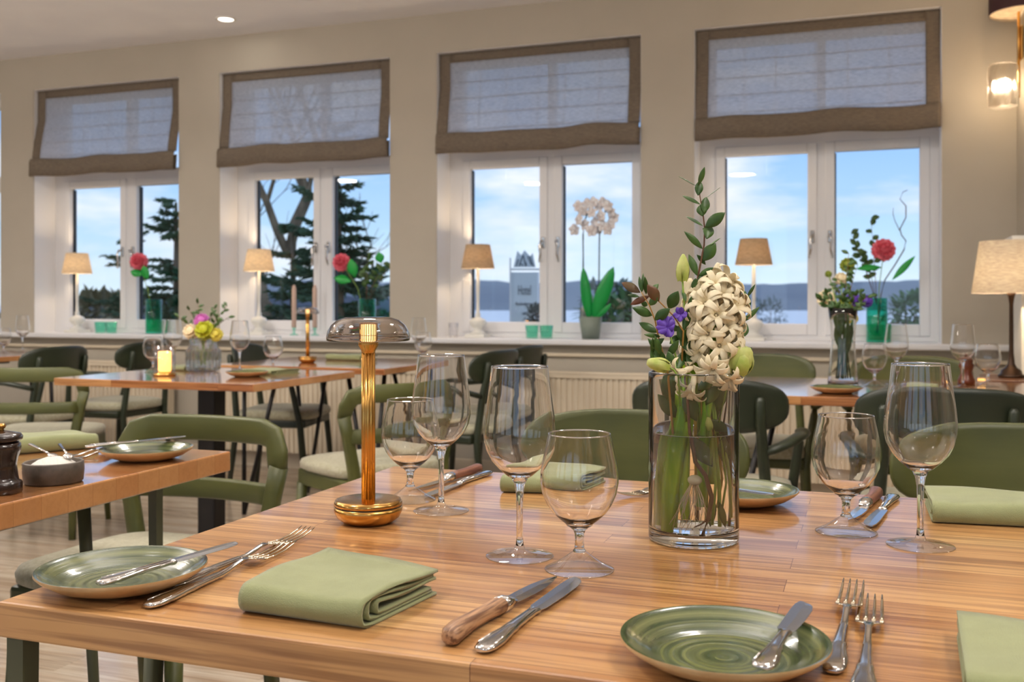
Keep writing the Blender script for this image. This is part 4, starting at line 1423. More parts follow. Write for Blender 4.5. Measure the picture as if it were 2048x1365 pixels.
for i in range(N):
    t = (i + 0.5) / N
    az = i * 2.39996
    h = t
    py = 1.0 - h
    pyy = 735 - h * 165 + (12 if h < .1 else 0)
    rr = (52 + 8 * math.sin(PI * min(1, h * 1.1)) - 30 * max(0, h - 0.78) / 0.22) * 0.56 / 1993 * DV
    cx = 1424 + 8 * h
    c = V(cx, pyy, -0.004)
    out = Vector((math.cos(az), math.sin(az), 0.0))
    tilt = -0.5 + 1.5 * h + rnd.uniform(-0.15, 0.15)
    d = (out + Vector((0, 0, tilt))).normalized()
    pos = c + out * rr
    q = d.to_track_quat('Z', 'Y') @ Matrix.Rotation(rnd.uniform(0, 1.0), 3, 'Z').to_quaternion()
    s = rnd.uniform(1.05, 1.38)
    o = fl0 if first else fl0.copy()
    if not first:
        COL.objects.link(o); o.parent = root
    first = False
    o.matrix_local = Matrix.Translation(pos - o0) @ q.to_matrix().to_4x4() @ Matrix.Scale(s, 4)
for (px, py, off, dd) in [(1370, 742, -0.03, (-0.7, -0.5, -0.3)), (1385, 775, -0.03, (-0.2, -0.6, -0.9)), (1428, 735, -0.042, (-0.1, -1, -0.5)), (1452, 752, -0.03, (0.4, -0.8, -0.7))]:
    o = fl0.copy(); COL.objects.link(o); o.parent = root
    q = Vector(dd).to_track_quat('Z', 'Y')
    o.matrix_local = Matrix.Translation(V(px, py, off) - o0) @ q.to_matrix().to_4x4() @ Matrix.Scale(1.1, 4)


def bud_thing(name, label, cat, base, tip, w, off, mat, stem_to=None, petals=5, rounder=0.0):
    p0 = Z2(*base, off); p1 = Z2(*tip, off - 0.004)
    root = thing(name, label, cat, p0)
    ax = (p1 - p0); L_ = ax.length; W = w / 2.73 / 1993 * DV / 2
    q = ax.to_track_quat('Z', 'Y').to_matrix().to_4x4()
    b = MB()
    prof = [(0.0, 0.0), (W * 0.45, L_ * 0.04), (W * 0.88, L_ * 0.2), (W, L_ * 0.38), (W * (0.85 + .1 * rounder), L_ * 0.62), (W * (0.5 + .35 * rounder), L_ * 0.85), (W * (0.2 + 0.45 * rounder), L_ * 0.98), (W * (0.05), L_ * (1.0 - .05 * rounder))]
    b.lathe(prof, 24, M=q)
    for k in range(petals):   # overlapping petal shells
        a = 2 * PI * k / petals
        vs = []; fs = []
        for i in range(8):
            t = i / 7
            rr = (1.06 + 0.05 * (k % 2)) * (W * (0.5 + 0.55 * math.sin(PI * min(1, t * 0.95 + .05)) ** .7) - (W * (0.45 - .3 * rounder)) * t * t)
            for j in range(5):
                aa = a + (j - 2) * 0.28 * (1 - 0.5 * t)
                vs.append((rr * math.cos(aa), rr * math.sin(aa), L_ * (t * 0.97 - 0.03 * abs(j - 2))))
        for i in range(7):
            for j in range(4):
                q_ = i * 5 + j; fs.append((q_, q_ + 1, q_ + 6, q_ + 5))
        b.add(vs, fs, M=q)
    b.obj('petals', mat, root)
    if stem_to:
        b = MB(); pts = [Vector((0, 0, 0))] + [Z2(*s, off) - p0 for s in stem_to]
        b.tube(pts, 0.0013, 8); b.obj('stem', M_stemg, root)
    return root


bud_thing('lisianthus_bud', 'pointed green bud on an upright stem left of the hyacinth', 'flower bud', (450, 712), (455, 568), 72, -0.01, M_bud, [(455, 780), (462, 870), (470, 1050), (480, 1300)])
bud_thing('lisianthus_bud', 'cream bud lying over the left rim of the foreground vase', 'flower bud', (372, 1188), (258, 1158), 76, -0.045, M_bud, [(400, 1200), (430, 1240), (440, 1400)], rounder=0.5)
bud_thing('lisianthus_bud', 'round yellow-green bud at the right rim of the foreground vase', 'flower bud', (745, 1218), (778, 1070), 150, -0.02, M_bud, [(720, 1250), (690, 1330), (650, 1500)], rounder=0.9)
bud_thing('lisianthus_bud', 'small cream bud just above the hyacinth', 'flower bud', (632, 700), (645, 615), 48, 0.02, M_white_pet, [(628, 760), (620, 900)], rounder=0.3)
bud_thing('lisianthus_bud', 'small green bud low inside the vase rim under the hyacinth', 'flower bud', (600, 1540), (590, 1470), 40, -0.02, M_bud, [(600, 1600), (590, 1750)], rounder=0.2)
# pale flower mostly hidden behind the stems
bud_thing('lisianthus_bloom', 'white bloom tucked between the upright bud and the hyacinth', 'flower', (500, 850), (480, 700), 70, 0.01, M_white_pet, [(505, 950), (510, 1200)], rounder=0.8)


def ruffle(mb, c, r, n, seed, nrm):
    rnd = random.Random(seed); nrm = Vector(nrm).normalized()
    t1 = nrm.orthogonal().normalized(); t2 = nrm.cross(t1)
    for k in range(n):
        a = 2 * PI * k / n + rnd.uniform(-.2, .2)
        d = t1 * math.cos(a) + t2 * math.sin(a) + nrm * rnd.uniform(0.2, 0.9)
        mb.leaf(Vector(c), d, r * rnd.uniform(.8, 1.1), r * 0.75, curl=rnd.uniform(-.2, .35), nrm=nrm, seg=5, fold=-0.3, pw=0.6)


root = thing('purple_anemone', 'small purple flower among the leaves left of the hyacinth', 'flower', Z2(370, 970, -0.03))
b = MB(); ruffle(b, (0, 0, 0), 0.015, 9, 3, (-0.2, -1, 0.3)); ruffle(b, Z2(440, 900, -0.025) - Vector(root.location), 0.010, 7, 4, (0.1, -1, 0.4))
b.obj('petals', M_purple, root, solid=0.0004)
b = MB(); b.tube([(0, 0.001, 0), Z2(420, 1150, -0.02) - Vector(root.location), Z2(470, 1500, -0.01) - Vector(root.location)], 0.0012, 8); b.obj('stem', M_stemg, root)

# what stands in the water
bx = Vector((VX, VY, TZ))
def vw(dx, dd, z):     # dx to the right, dd away from the camera
    return Vector((dx * CT - dd * ST, dx * ST + dd * CT, z))
root = thing('hyacinth_leaves', 'broad glossy strap leaves standing in the left of the vase', 'leaves', bx)
b = MB()
for (pts, w) in (([(-0.034, -0.022, 0.016), (-0.030, -0.020, 0.06), (-0.020, -0.014, 0.12), (-0.006, -0.006, 0.19), (0.0, 0.0, 0.225)], 0.021),
                 ([(-0.022, 0.004, 0.016), (-0.022, 0.004, 0.07), (-0.014, 0.006, 0.13), (-0.012, 0.008, 0.19), (-0.014, 0.01, 0.225)], 0.020),
                 ([(-0.036, 0.004, 0.018), (-0.034, 0.004, 0.06), (-0.030, 0.004, 0.11), (-0.020, 0.006, 0.16)], 0.014),
                 ([(-0.012, -0.020, 0.03), (-0.014, -0.016, 0.07), (-0.012, -0.012, 0.12), (-0.004, -0.010, 0.17)], 0.013),
                 ([(0.016, 0.012, 0.06), (0.016, 0.014, 0.10), (0.014, 0.016, 0.17), (0.010, 0.016, 0.22)], 0.014)):
    P_ = [vw(*p) for p in pts]; rings = []
    n = len(P_)
    for i, p in enumerate(P_):
        ww = w * (0.75 + 0.35 * math.sin(PI * i / (n - 1)))
        s = vw(1, 0, 0).normalized() * ww * 0.5; f_ = vw(0, 1, 0).normalized()
        rings.append([p - s, p - s * 0.5 + f_ * 0.0018, p + f_ * 0.0030, p + s * 0.5 + f_ * 0.0018, p + s, p + s * .5 + f_ * 0.0004, p + f_ * 0.0012, p - s * .5 + f_ * 0.0004])
    b.loft(rings)
b.obj('leaf_blades', M_strap, root)
root = thing('hazel_twig', 'curving brown twig standing in the vase water', 'twig', bx)
b = MB(); b.tube([vw(0.004, -0.034, 0.0155), vw(0.010, -0.036, 0.035), vw(0.014, -0.036, 0.06), vw(0.007, -0.036, 0.085), vw(-0.004, -0.034, 0.10), vw(-0.010, -0.028, 0.14), vw(-0.012, -0.020, 0.19), vw(-0.02, -0.01, 0.23)], [0.0024, 0.0026, 0.0028, 0.0026, 0.0024, 0.002, 0.0016, 0.001], 10)
b.tube([vw(0.008, -0.015, 0.175), vw(0.018, -0.02, 0.195), vw(0.032, -0.018, 0.225)], [0.0014, 0.0013, 0.001], 8)
b.tube([vw(0.010, -0.036, 0.035), vw(0.002, -0.036, 0.028), vw(-0.006, -0.035, 0.024)], [0.0014, 0.001, 0.0006], 8)
b.obj('twig_stem', M_branch, root)
root = thing('stem_greenery', 'bundle of thin green stems in the right of the vase water', 'stems', bx)
rnd = random.Random(5)
for k in range(9):
    b = MB()
    x = 0.004 + 0.004 * k; y = rnd.uniform(-0.02, 0.02)
    b.tube([vw(x * 0.9 + rnd.uniform(-.004, .004), y, rnd.uniform(0.018, 0.04)), vw(x, y, 0.07), vw(x * 0.8, y * .7, 0.14), vw(x * 0.5, y * .4, 0.22)], rnd.choice([0.0013, 0.0017, 0.0022]), 8)
    b.obj('stem', M_stemg if k % 3 else pbr('stem_straw', (196, 160, 70), 0.5), root)
b = MB()
for (p, d, l, w) in ((vw(0.018, -0.014, 0.055), vw(-0.1, 0, -1), 0.035, 0.009), (vw(0.024, -0.02, 0.05), vw(0.2, 0, -1), 0.03, 0.008), (vw(0.03, -0.01, 0.12), vw(0.1, 0, -1), 0.035, 0.016), (vw(0.022, -0.01, 0.15), vw(0.3, 0, -.3), 0.03, 0.016),
                     (vw(-0.008, -0.02, 0.125), vw(0.7, 0, -1), 0.045, 0.018), (vw(-0.02, 0.0, 0.15), vw(-.5, 0, .6), 0.04, 0.018), (vw(0.0, 0.02, 0.16), vw(0.2, 0, 1), 0.05, 0.024), (vw(0.014, 0.02, 0.13), vw(0.5, 0, 1), 0.05, 0.026),
                     (vw(-0.03, 0.0, 0.17), vw(-.1, 0, 1), 0.04, 0.02), (vw(0.02, 0.03, 0.10), vw(0, 0, 1), 0.04, 0.02), (vw(0.0, 0.026, 0.10), vw(-.2, 0, 1), 0.05, 0.022), (vw(-0.005, 0.02, 0.19), vw(.4, 0, .5), 0.04, 0.022), (vw(0.02, 0.01, 0.19), vw(.2, 0, .8), 0.035, 0.02),
                     (vw(0.0, -0.02, 0.15), vw(-.4, 0, 1), 0.04, 0.020), (vw(-0.03, -0.015, 0.18), vw(-.1, 0, 1), 0.035, 0.016), (vw(0.03, -0.01, 0.16), vw(.1, 0, 1), 0.045, 0.020), (vw(0.012, -0.02, 0.17), vw(.3, 0, .6), 0.035, 0.018), (vw(-0.012, 0.03, 0.14), vw(-.2, 0, 1), 0.05, 0.028), (vw(0.03, 0.02, 0.15), vw(.1, 0, 1), 0.05, 0.026), (vw(0.0, -0.03, 0.19), vw(.6, 0, .5), 0.03, 0.014)):
    b.leaf(p, d, l, w, 0.1, nrm=vw(0, -1, 0.1), seg=7)
b.obj('submerged_leaves', M_leaf, root, solid=0.0005)
root = thing('flower_bulb', 'pale bulb with fine white roots in the vase water', 'bulb', bx)
b = MB(); b.sphere((0, 0, 0), 0.0070, 18, 12, M=Matrix.Translation(vw(-0.004, -0.030, 0.078)) @ Matrix.Diagonal((1.15, 1, 0.8, 1))); b.obj('bulb', M_white_pet, root)
b = MB(); rnd = random.Random(9)
for k in range(26):
    a = rnd.uniform(0, 2 * PI); l = rnd.uniform(0.6, 1.0)
    x, y = -0.004 + 0.004 * math.cos(a), -0.028 + 0.004 * math.sin(a)
    b.tube([vw(x, y, 0.073), vw(x + 0.010 * math.cos(a) * l + rnd.uniform(-.004, .004), y + 0.005 * math.sin(a), 0.055), vw(max(-0.030, x + 0.018 * math.cos(a) * l), max(-0.034, y + 0.010 * math.sin(a)), 0.035 + rnd.uniform(-.006, .006)), vw(max(-0.032, x + 0.024 * math.cos(a) * l + rnd.uniform(-.008, .008)), max(-0.034, y + 0.012 * math.sin(a)), 0.018 + rnd.uniform(0, .014))], [0.0004, 0.0004, 0.0003, 0.0002], 5)
b.obj('roots', pbr('root_white', (216, 196, 160), 0.6), root)

# ------------------------------------------------------------------ things on the left table
root = thing('pepper_mill', 'dark polished pepper mill with brass knob at the left edge', 'pepper mill', (-1.296, 1.215, TZ))
b = MB(); b.lathe([(0.0, 0.0), (0.031, 0.0), (0.0325, 0.002), (0.0325, 0.016), (0.031, 0.018), (0.0275, 0.020), (0.0262, 0.026), (0.0248, 0.037), (0.0242, 0.046), (0.0262, 0.056), (0.0292, 0.064), (0.0308, 0.071), (0.0300, 0.078), (0.027, 0.0805), (0.0, 0.081)], 56)
b.obj('body', M_mill, root)
b = MB(); b.lathe([(0.0, 0.081), (0.027, 0.081), (0.0322, 0.0845), (0.0330, 0.089), (0.0300, 0.0935), (0.018, 0.0965), (0.010, 0.0985), (0.0, 0.099)], 56); b.obj('cap', M_mill, root)
b = MB(); b.lathe([(0.0, 0.0985), (0.006, 0.0985), (0.0055, 0.1015), (0.0078, 0.1035), (0.0088, 0.1065), (0.0070, 0.1095), (0.0, 0.1105)], 32); b.obj('knob', M_brass2, root)

root = thing('salt_bowl', 'dark stoneware pinch bowl heaped with salt beside the pepper mill', 'bowl', (-1.289, 1.318, TZ))
b = MB(); b.lathe([(0.0, 0.0), (0.043, 0.0), (0.0465, 0.003), (0.0480, 0.020), (0.0475, 0.034), (0.0455, 0.036), (0.0435, 0.034), (0.0425, 0.012), (0.0, 0.009)], 56); b.obj('bowl_wall', M_slate, root)
b = MB()
prof = [(0.0418, 0.026), (0.034, 0.031), (0.024, 0.0375), (0.012, 0.0415), (0.0, 0.043)]
b.lathe(prof, 48)
rnd = random.Random(4)
b.v = [(x + rnd.uniform(-.0008, .0008), y + rnd.uniform(-.0008, .0008), z + rnd.uniform(-.001, .001)) for x, y, z in b.v]
o = b.obj('salt', M_salt, root)
for k, (p0, p1) in enumerate((((-1.300, 1.332, TZ + 0.040), (-1.372, 1.345, TZ + 0.058)), ((-1.268, 1.330, TZ + 0.042), (-1.330, 1.372, TZ + 0.056)))):
    r2 = thing('salt_spoon', ['small steel spoon stuck in the salt bowl, left one', 'small steel spoon stuck in the salt bowl, right one'][k], 'spoon')
    b = MB(); b.tube([(0.012, 0, 0), (0.03, 0, 0.001), (0.07, 0, 0)], [0.0016, 0.0012, 0.0022], 8, asp=1.6); b.sphere((0.004, 0, 0), 0.0095, 14, 8, sq=(1.3, 0.9, 0.35))
    b.obj('spoon_body', M_steel, r2); place(r2, p0, p1)

# ------------------------------------------------------------------ lantern table
root = thing('candle_lantern', 'glowing cylindrical candle lantern on a brass base', 'lantern', (-2.765, 3.43, TZ))
b = MB(); b.lathe([(0.0, 0.0), (0.044, 0.0), (0.047, 0.004), (0.045, 0.010), (0.030, 0.016), (0.0, 0.017)], 40); b.obj('base', M_brass, root)
b = MB(); b.lathe([(0.0, 0.017), (0.024, 0.017), (0.0265, 0.024), (0.0265, 0.100), (0.0245, 0.1005), (0.0, 0.100)], 32); b.obj('candle_glass', M_flame, root)
b = MB(); b.lathe([(0.041, 0.012), (0.043, 0.02), (0.043, 0.125), (0.0415, 0.125), (0.0415, 0.02)], 40); b.obj('outer_glass', M_thin, root)
light('candle_light', 'POINT', (0, 0, 0.14), 0.3, (255, 180, 90), 0.02, parent=root)

root = thing('cut_glass_vase', 'squat cut-glass vase on the lantern table holding a small posy', 'vase', (-2.775, 3.70, TZ))
b = MB(); n = 40
rings = []
for z, r in ((0.0, 0.055), (0.01, 0.070), (0.05, 0.073), (0.09, 0.073), (0.104, 0.066), (0.118, 0.058), (0.145, 0.060), (0.150, 0.060), (0.146, 0.054), (0.12, 0.052), (0.10, 0.058), (0.02, 0.060)):
    rings.append([((r + (0.0035 * ((i + round(z * 60)) % 2) if 0.005 < z < 0.1 and r > .064 else 0)) * math.cos(2 * PI * i / n), (r + (0.0035 * ((i + round(z * 60)) % 2) if 0.005 < z < 0.1 and r > .064 else 0)) * math.sin(2 * PI * i / n), z) for i in range(n)])
b.loft(rings, smooth=False); b.obj('faceted_glass', solid_glass('cut_glass', (248, 250, 253)), root)
b = MB(); b.lathe([(0.0, 0.022), (0.056, 0.024), (0.056, 0.085), (0.0, 0.085)], 32); b.obj('water', M_water, root)


def flower(name, label, cat, c, r, mat, n=14, seed=1, stem=None, nrm=(0.2, -1, 0.5), leafy=None, ball=True, nested=2):
    root = thing(name, label, cat, c)
    b = MB()
    rnd = random.Random(seed)
    if ball:
        b.sphere((0, 0, 0), r * 0.55, 14, 10)
    for lay in range(nested + 1):
        m = n - 2 * lay
        for k in range(m):
            a = 2 * PI * k / m + lay * .4
            el = -0.5 + lay * 0.55 + rnd.uniform(-.1, .1)
            N_ = Vector(nrm).normalized(); t1 = N_.orthogonal().normalized(); t2 = N_.cross(t1)
            d = (t1 * math.cos(a) + t2 * math.sin(a)) * math.cos(el) + N_ * math.sin(el)
            b.leaf(d * r * 0.25, d, r * (1.0 - 0.10 * lay) * 0.8, r * 0.85, curl=-0.25, nrm=N_, seg=5, fold=-0.25, pw=0.5)
    b.obj('petals', mat, root, solid=0.0008)
    if stem:
        b = MB(); pts = [Vector((0, 0, 0))] + [Vector(s) - Vector(c) for s in stem]
        b.tube(pts, 0.0022, 7); b.obj('stem', M_stemg, root)
    if leafy:
        b = MB()
        for (p, d, l, w) in leafy: b.leaf(Vector(p) - Vector(c), d, l, w, 0.15, nrm=(0.2, -1, 0.3), seg=7)
        b.obj('leaves', pbr('sill_leaf_green', (30, 150, 60), 0.4), root, solid=0.001)
    return root


vc = Vector((-2.775, 3.70, TZ))
flower('small_carnation', 'mauve flower at the top of the lantern-table posy', 'flower', vc + Vector((-0.01, 0, 0.225)), 0.036, pbr('petal_mauve', (190, 104, 176), 0.6), seed=2, stem=[vc + Vector((0, 0, 0.03))])
flower('yellow_green_bloom', 'yellow-green bloom in the middle of the lantern-table posy', 'flower', vc + Vector((0.02, -0.02, 0.185)), 0.045, pbr('petal_lime', (176, 180, 40), 0.6), seed=3, stem=[vc + Vector((0, 0, 0.03))])
flower('cream_rose', 'cream rose at the left of the lantern-table posy', 'flower', vc + Vector((-0.06, -0.01, 0.178)), 0.036, M_white_pet, seed=4, stem=[vc + Vector((0, 0, 0.03))])
flower('yellow_rose', 'pale yellow rose at the right of the lantern-table posy', 'flower', vc + Vector((0.065, 0.0, 0.165)), 0.032, pbr('petal_yellow', (216, 204, 90), 0.6), seed=5, stem=[vc + Vector((0, 0, 0.03))])


def sprigs(label, c, spec, mat, name='leafy_sprig', lw=0.016, ll=0.03):
    root = thing(name, label, 'greenery', c)
    b = MB(); b2 = MB(); rnd = random.Random(len(label))
    for tipd in spec:
        t = Vector(tipd); pts = [Vector((0, 0, 0)), t * 0.5 + Vector((0, 0, 0.02)), t]
        b.tube(pts, [0.002, 0.0015, 0.0008], 6)
        for k in range(7):
            u = 0.45 + 0.55 * k / 6
            p = pts[1].lerp(pts[2], (u - 0.5) * 2) if u > .5 else pts[0].lerp(pts[1], u * 2)
            d = Vector((rnd.uniform(-1, 1), rnd.uniform(-.6, .6), rnd.uniform(0, 1)))
            b2.leaf(p, d, ll, lw, 0.15, nrm=(0.2, -1, 0.3), seg=5)
    b.obj('stem', M_branch, root); b2.obj('leaves', mat, root, solid=0.0008)
    return root


sprigs('dark leafy sprigs sticking out of the lantern-table posy', vc + Vector((0, 0, 0.12)), [(-0.13, 0, 0.12), (-0.09, 0.02, 0.15), (0.13, 0.0, 0.12), (0.11, 0.02, 0.17), (0.04, 0.03, 0.17), (-0.03, 0.0, 0.18)], M_leaf, lw=0.014)

# ------------------------------------------------------------------ right table
tc_ = Vector((-0.085, 3.78, TZ))
root = thing('waisted_vase', 'tall clear waisted vase with a mixed bouquet on the right table', 'vase', tc_)
b = MB(); out = [(0.0, 0.0), (0.050, 0.0), (0.054, 0.006), (0.050, 0.05), (0.044, 0.12), (0.042, 0.18), (0.046, 0.24), (0.052, 0.285)]
b.lathe(out + [(r - 0.003 if r > 0.01 else 0, z + (0.014 if z < .01 else 0)) for r, z in out[::-1]], 48); b.obj('glass_wall', M_glass, root)
b = MB(); b.lathe([(0.0, 0.017), (0.0455, 0.02), (0.0462, 0.05), (0.0403, 0.12), (0.0385, 0.17), (0.0, 0.17)], 40); b.obj('water', M_water, root)
root = thing('stem_greenery', 'dark green stems inside the tall vase on the right table', 'stems', tc_)
b = MB(); rnd = random.Random(3)
for k in range(12):
    a = rnd.uniform(0, 6.28); r = rnd.uniform(0.005, 0.030)
    b.tube([(r * math.cos(a), r * math.sin(a), 0.03), (r * .8 * math.cos(a + .8), r * .8 * math.sin(a + .8), 0.14), (r * 1.2 * math.cos(a + 1.6), r * 1.2 * math.sin(a + 1.6), 0.30)], 0.0028, 7)
for k in range(10):
    a = rnd.uniform(0, 6.28)
    b.leaf((0.012 * math.cos(a), 0.012 * math.sin(a), rnd.uniform(0.10, 0.20)), (math.cos(a) * .25, math.sin(a) * .25, 1), 0.09, 0.026, 0.1, seg=6)
b.obj('stem_bundle', M_leaf, root)
TV = lambda px, py, off=0.0: vp(px, 3.93 + off, py)
tin = tc_ + Vector((0, 0, 0.22))
for nm, lab, px, py, r, mat, sd in (('scabiosa', 'olive green scabiosa ball above the right-table bouquet', 1695, 530, 0.030, pbr('petal_olive', (126, 138, 44), 0.7), 1),
                                    ('cream_rose', 'cream rose at the left of the right-table bouquet', 1652, 597, 0.036, M_white_pet, 2),
                                    ('cream_rose', 'peach-cream bloom below the scabiosa ball', 1682, 557, 0.026, M_white_pet, 3),
                                    ('purple_anemone', 'violet flower in the middle of the right-table bouquet', 1706, 600, 0.030, M_purple, 4),
                                    ('purple_anemone', 'violet flower at the right of the right-table bouquet', 1733, 602, 0.026, M_purple, 5),
                                    ('lime_bud', 'long lime green bud at the heart of the right-table bouquet', 1690, 612, 0.032, pbr('petal_lime', (176, 180, 40), 0.6), 6),
                                    ('yellow_rose', 'small yellow bloom at the rim of the right-table vase', 1706, 637, 0.022, pbr('petal_yellow', (216, 204, 90), 0.6), 7),
                                    ('green_button', 'tiny green bud farthest left in the right-table bouquet', 1657, 548, 0.014, pbr('petal_olive', (126, 138, 44), 0.7), 8)):
    flower(nm, lab, 'flower', TV(px, py), r, mat, seed=sd, stem=[tin], n=12)
sprigs('leafy sprigs filling the right-table bouquet', tin, [(-0.09, 0.0, 0.10), (-0.06, -.02, 0.12), (0.0, -.02, 0.12), (0.05, -.02, 0.12), (0.09, 0, 0.11), (0.05, 0, 0.22), (0.02, 0, 0.26), (-0.03, -.03, 0.07), (0.03, -.03, 0.06), (-0.02, -0.02, 0.16), (0.0, -.03, .05), (.06, -.03, .07)], M_leaf, lw=0.015, ll=0.030)

root = thing('pepper_mill', 'small red-brown pepper mill on the right table', 'pepper mill', (0.345, 4.06, TZ))
b = MB(); b.lathe([(0.0, 0.0), (0.030, 0.0), (0.031, 0.016), (0.026, 0.026), (0.020, 0.045), (0.024, 0.062), (0.028, 0.072), (0.022, 0.080), (0.024, 0.088), (0.020, 0.098), (0.0, 0.100)], 32); b.obj('body', M_millred, root)
b = MB(); b.lathe([(0.0, 0.100), (0.006, 0.100), (0.008, 0.106), (0.0, 0.112)], 16); b.obj('knob', M_millred, root)
root = thing('tea_light', 'little tea light glinting at the foot of the right-edge goblet', 'candle', (0.40, 4.10, TZ))
b = MB(); b.lathe([(0.0, 0.0), (0.018, 0.0), (0.020, 0.025), (0.018, 0.026), (0.017, 0.008), (0.0, 0.006)], 24); b.obj('glass_cup', M_thin, root)
b = MB(); b.lathe([(0.0, 0.012), (0.014, 0.012), (0.014, 0.020), (0.0, 0.020)], 16); b.obj('candle', M_flame, root)

# side table with big lamp, white cabinet behind
root = thing('side_table', 'dark wooden side table under the large lamp by the right wall', 'side table', (0.70, 4.53, 0))
b = MB(); b.box((0, 0, 0.735), (0.50, 0.36, 0.026), 0.004); b.obj('tabletop', pbr('walnut', (104, 66, 42), 0.3, coat=0.3), root)
for sx in (-1, 1):
    for sy in (-1, 1):
        b = MB(); b.tube([(sx * 0.22, sy * 0.15, 0), (sx * 0.21, sy * 0.14, 0.723)], 0.014, 8); b.obj('leg', M_black, root)
# the partition starts beyond the table
root = thing('table_lamp', 'large lamp with cream drum shade and dark bronze foot at the right edge', 'table lamp', (0.555, 4.55, 0.748))
b = MB(); b.lathe([(0.0, 0.0), (0.050, 0.0), (0.052, 0.008), (0.042, 0.014), (0.038, 0.030), (0.022, 0.040), (0.014, 0.055), (0.009, 0.10), (0.008, 0.30), (0.012, 0.33), (0.018, 0.345), (0.0, 0.35)], 32); b.obj('base', M_bronze, root)
b = MB(); b.lathe([(0.150, 0.345), (0.120, 0.560), (0.1185, 0.560), (0.1485, 0.345)], 56); b.obj('lamp_shade', M_shade2, root)
b = MB(); b.sphere((0, 0, 0.42), 0.028, 14, 10); b.obj('bulb', M_bulb, root)
light('lamp_light', 'POINT', (0, 0, 0.46), 20, (255, 218, 172), 0.03, parent=root)
root = thing('white_cabinet', 'white cabinet with overhanging top behind the large lamp', 'cabinet', (0.86, 4.95, 0))
b = MB(); b.box((0, 0, 0.66), (0.48, 0.38, 1.28), 0.004); b.obj('carcass', M_lampwhite, root)
b = MB(); b.box((-0.01, 0, 1.325), (0.54, 0.42, 0.035), 0.004); b.obj('top_board', M_lampwhite, root)

# wall sconce
root = thing('wall_sconce', 'brass wall light with dark shade above and a lit crystal block below', 'wall light', (0.695, 5.32, 2.1))
b = MB(); b.tube([(-0.014, 0, 0.50), (-0.014, 0, -0.06)], 0.007, 10); b.tube([(-0.014, 0, 0.0), (-0.03, 0, 0.0)], 0.006, 8); b.box((-0.004, 0, 0.20), (0.008, 0.07, 0.16), 0.003)
b.obj('brass_arm', M_brass, root)
def half(r, z0, z1, t):
    bb = MB(); n = 24; rings = []
    for i in range(n + 1):
        a_ = PI / 2 + PI * i / n
        ca, sa = math.cos(a_), math.sin(a_)
        rings.append([(r * ca, r * sa, z0), (r * ca, r * sa, z1), ((r - t) * ca, (r - t) * sa, z1), ((r - t) * ca, (r - t) * sa, z0)])
    bb.loft(rings, smooth=False); return bb
half(0.145, 0.345, 0.60, 0.003).obj('lamp_shade', pbr('shade_aubergine', (58, 30, 34), 0.7), root)
half(0.1415, 0.343, 0.598, 0.002).obj('shade_lining', M_shade2, root)
bb = MB(); bb.prism([(0.139 * math.cos(PI / 2 + PI * i / 24), 0.139 * math.sin(PI / 2 + PI * i / 24)) for i in range(25)], 0.003, M=Matrix.Translation((0, 0, 0.352))); bb.obj('shade_diffuser', M_shade2, root)
b = MB(); rings = []
n = 20; cxx = -0.082
for z, r in ((-0.105, 0.050), (-0.098, 0.062), (-0.05, 0.067), (0.0, 0.064), (0.05, 0.067), (0.098, 0.062), (0.105, 0.050)):
    rings.append([(cxx + (r + 0.004 * ((i + int(z * 40)) % 2)) * math.cos(2 * PI * i / n), (r + 0.004 * ((i + int(z * 40)) % 2)) * math.sin(2 * PI * i / n), z) for i in range(n)])
b.loft(rings, smooth=False); b.obj('crystal_block', solid_glass('crystal_block', (255, 250, 242), rough=0.3), root)
b = MB(); b.sphere((cxx, 0, 0), 0.022, 14, 10); b.obj('bulb', M_bulb, root)
light('sconce_light', 'POINT', (cxx - 0.0, 0, 0.0), 10, (255, 224, 186), 0.03, parent=root)
light('sconce_light', 'POINT', (-0.06, 0, 0.46), 3, (255, 224, 186), 0.03, parent=root)


# ------------------------------------------------------------------ things on the window sills
def sill_lamp(label, x, y=5.64, shade=None):
    root = thing('sill_lamp', label, 'table lamp', (x, y, SZ))
    b = MB()
    b.box((0, 0, 0.010), (0.125, 0.125, 0.020), 0.004)
    b.lathe([(0.0, 0.020), (0.050, 0.020), (0.050, 0.030), (0.030, 0.036), (0.022, 0.050), (0.040, 0.070), (0.052, 0.085), (0.052, 0.10), (0.042, 0.112), (0.022, 0.120), (0.014, 0.130), (0.018, 0.140), (0.011, 0.150), (0.009, 0.22), (0.012, 0.30), (0.009, 0.43), (0.0, 0.43)], 32)
    b.obj('turned_base', M_lampwhite, root)
    b = MB(); b.lathe([(0.102, 0.420), (0.074, 0.565), (0.0725, 0.565), (0.1005, 0.420)], 48); b.obj('lamp_shade', shade or M_shade, root)
    b = MB(); b.sphere((0, 0, 0.475), 0.020, 12, 8); b.obj('bulb', M_bulb, root)
    light('lamp_light', 'POINT', (0, 0, 0.50), 4.0, (255, 222, 180), 0.03, parent=root)
    return root


SL = sill_lamp('white sill lamp with cream shade, leftmost of the sill lamps', -5.303)
dup(SL, 'white sill lamp with cream shade, left of the two beige candles', (-3.79, 5.64, SZ))
S3 = sill_lamp('white sill lamp with taupe shade in front of the orchid window', -2.235, shade=M_shade3)
dup(S3, 'white sill lamp with taupe shade, right of the foreground bouquet', (-0.595, 5.64, SZ))


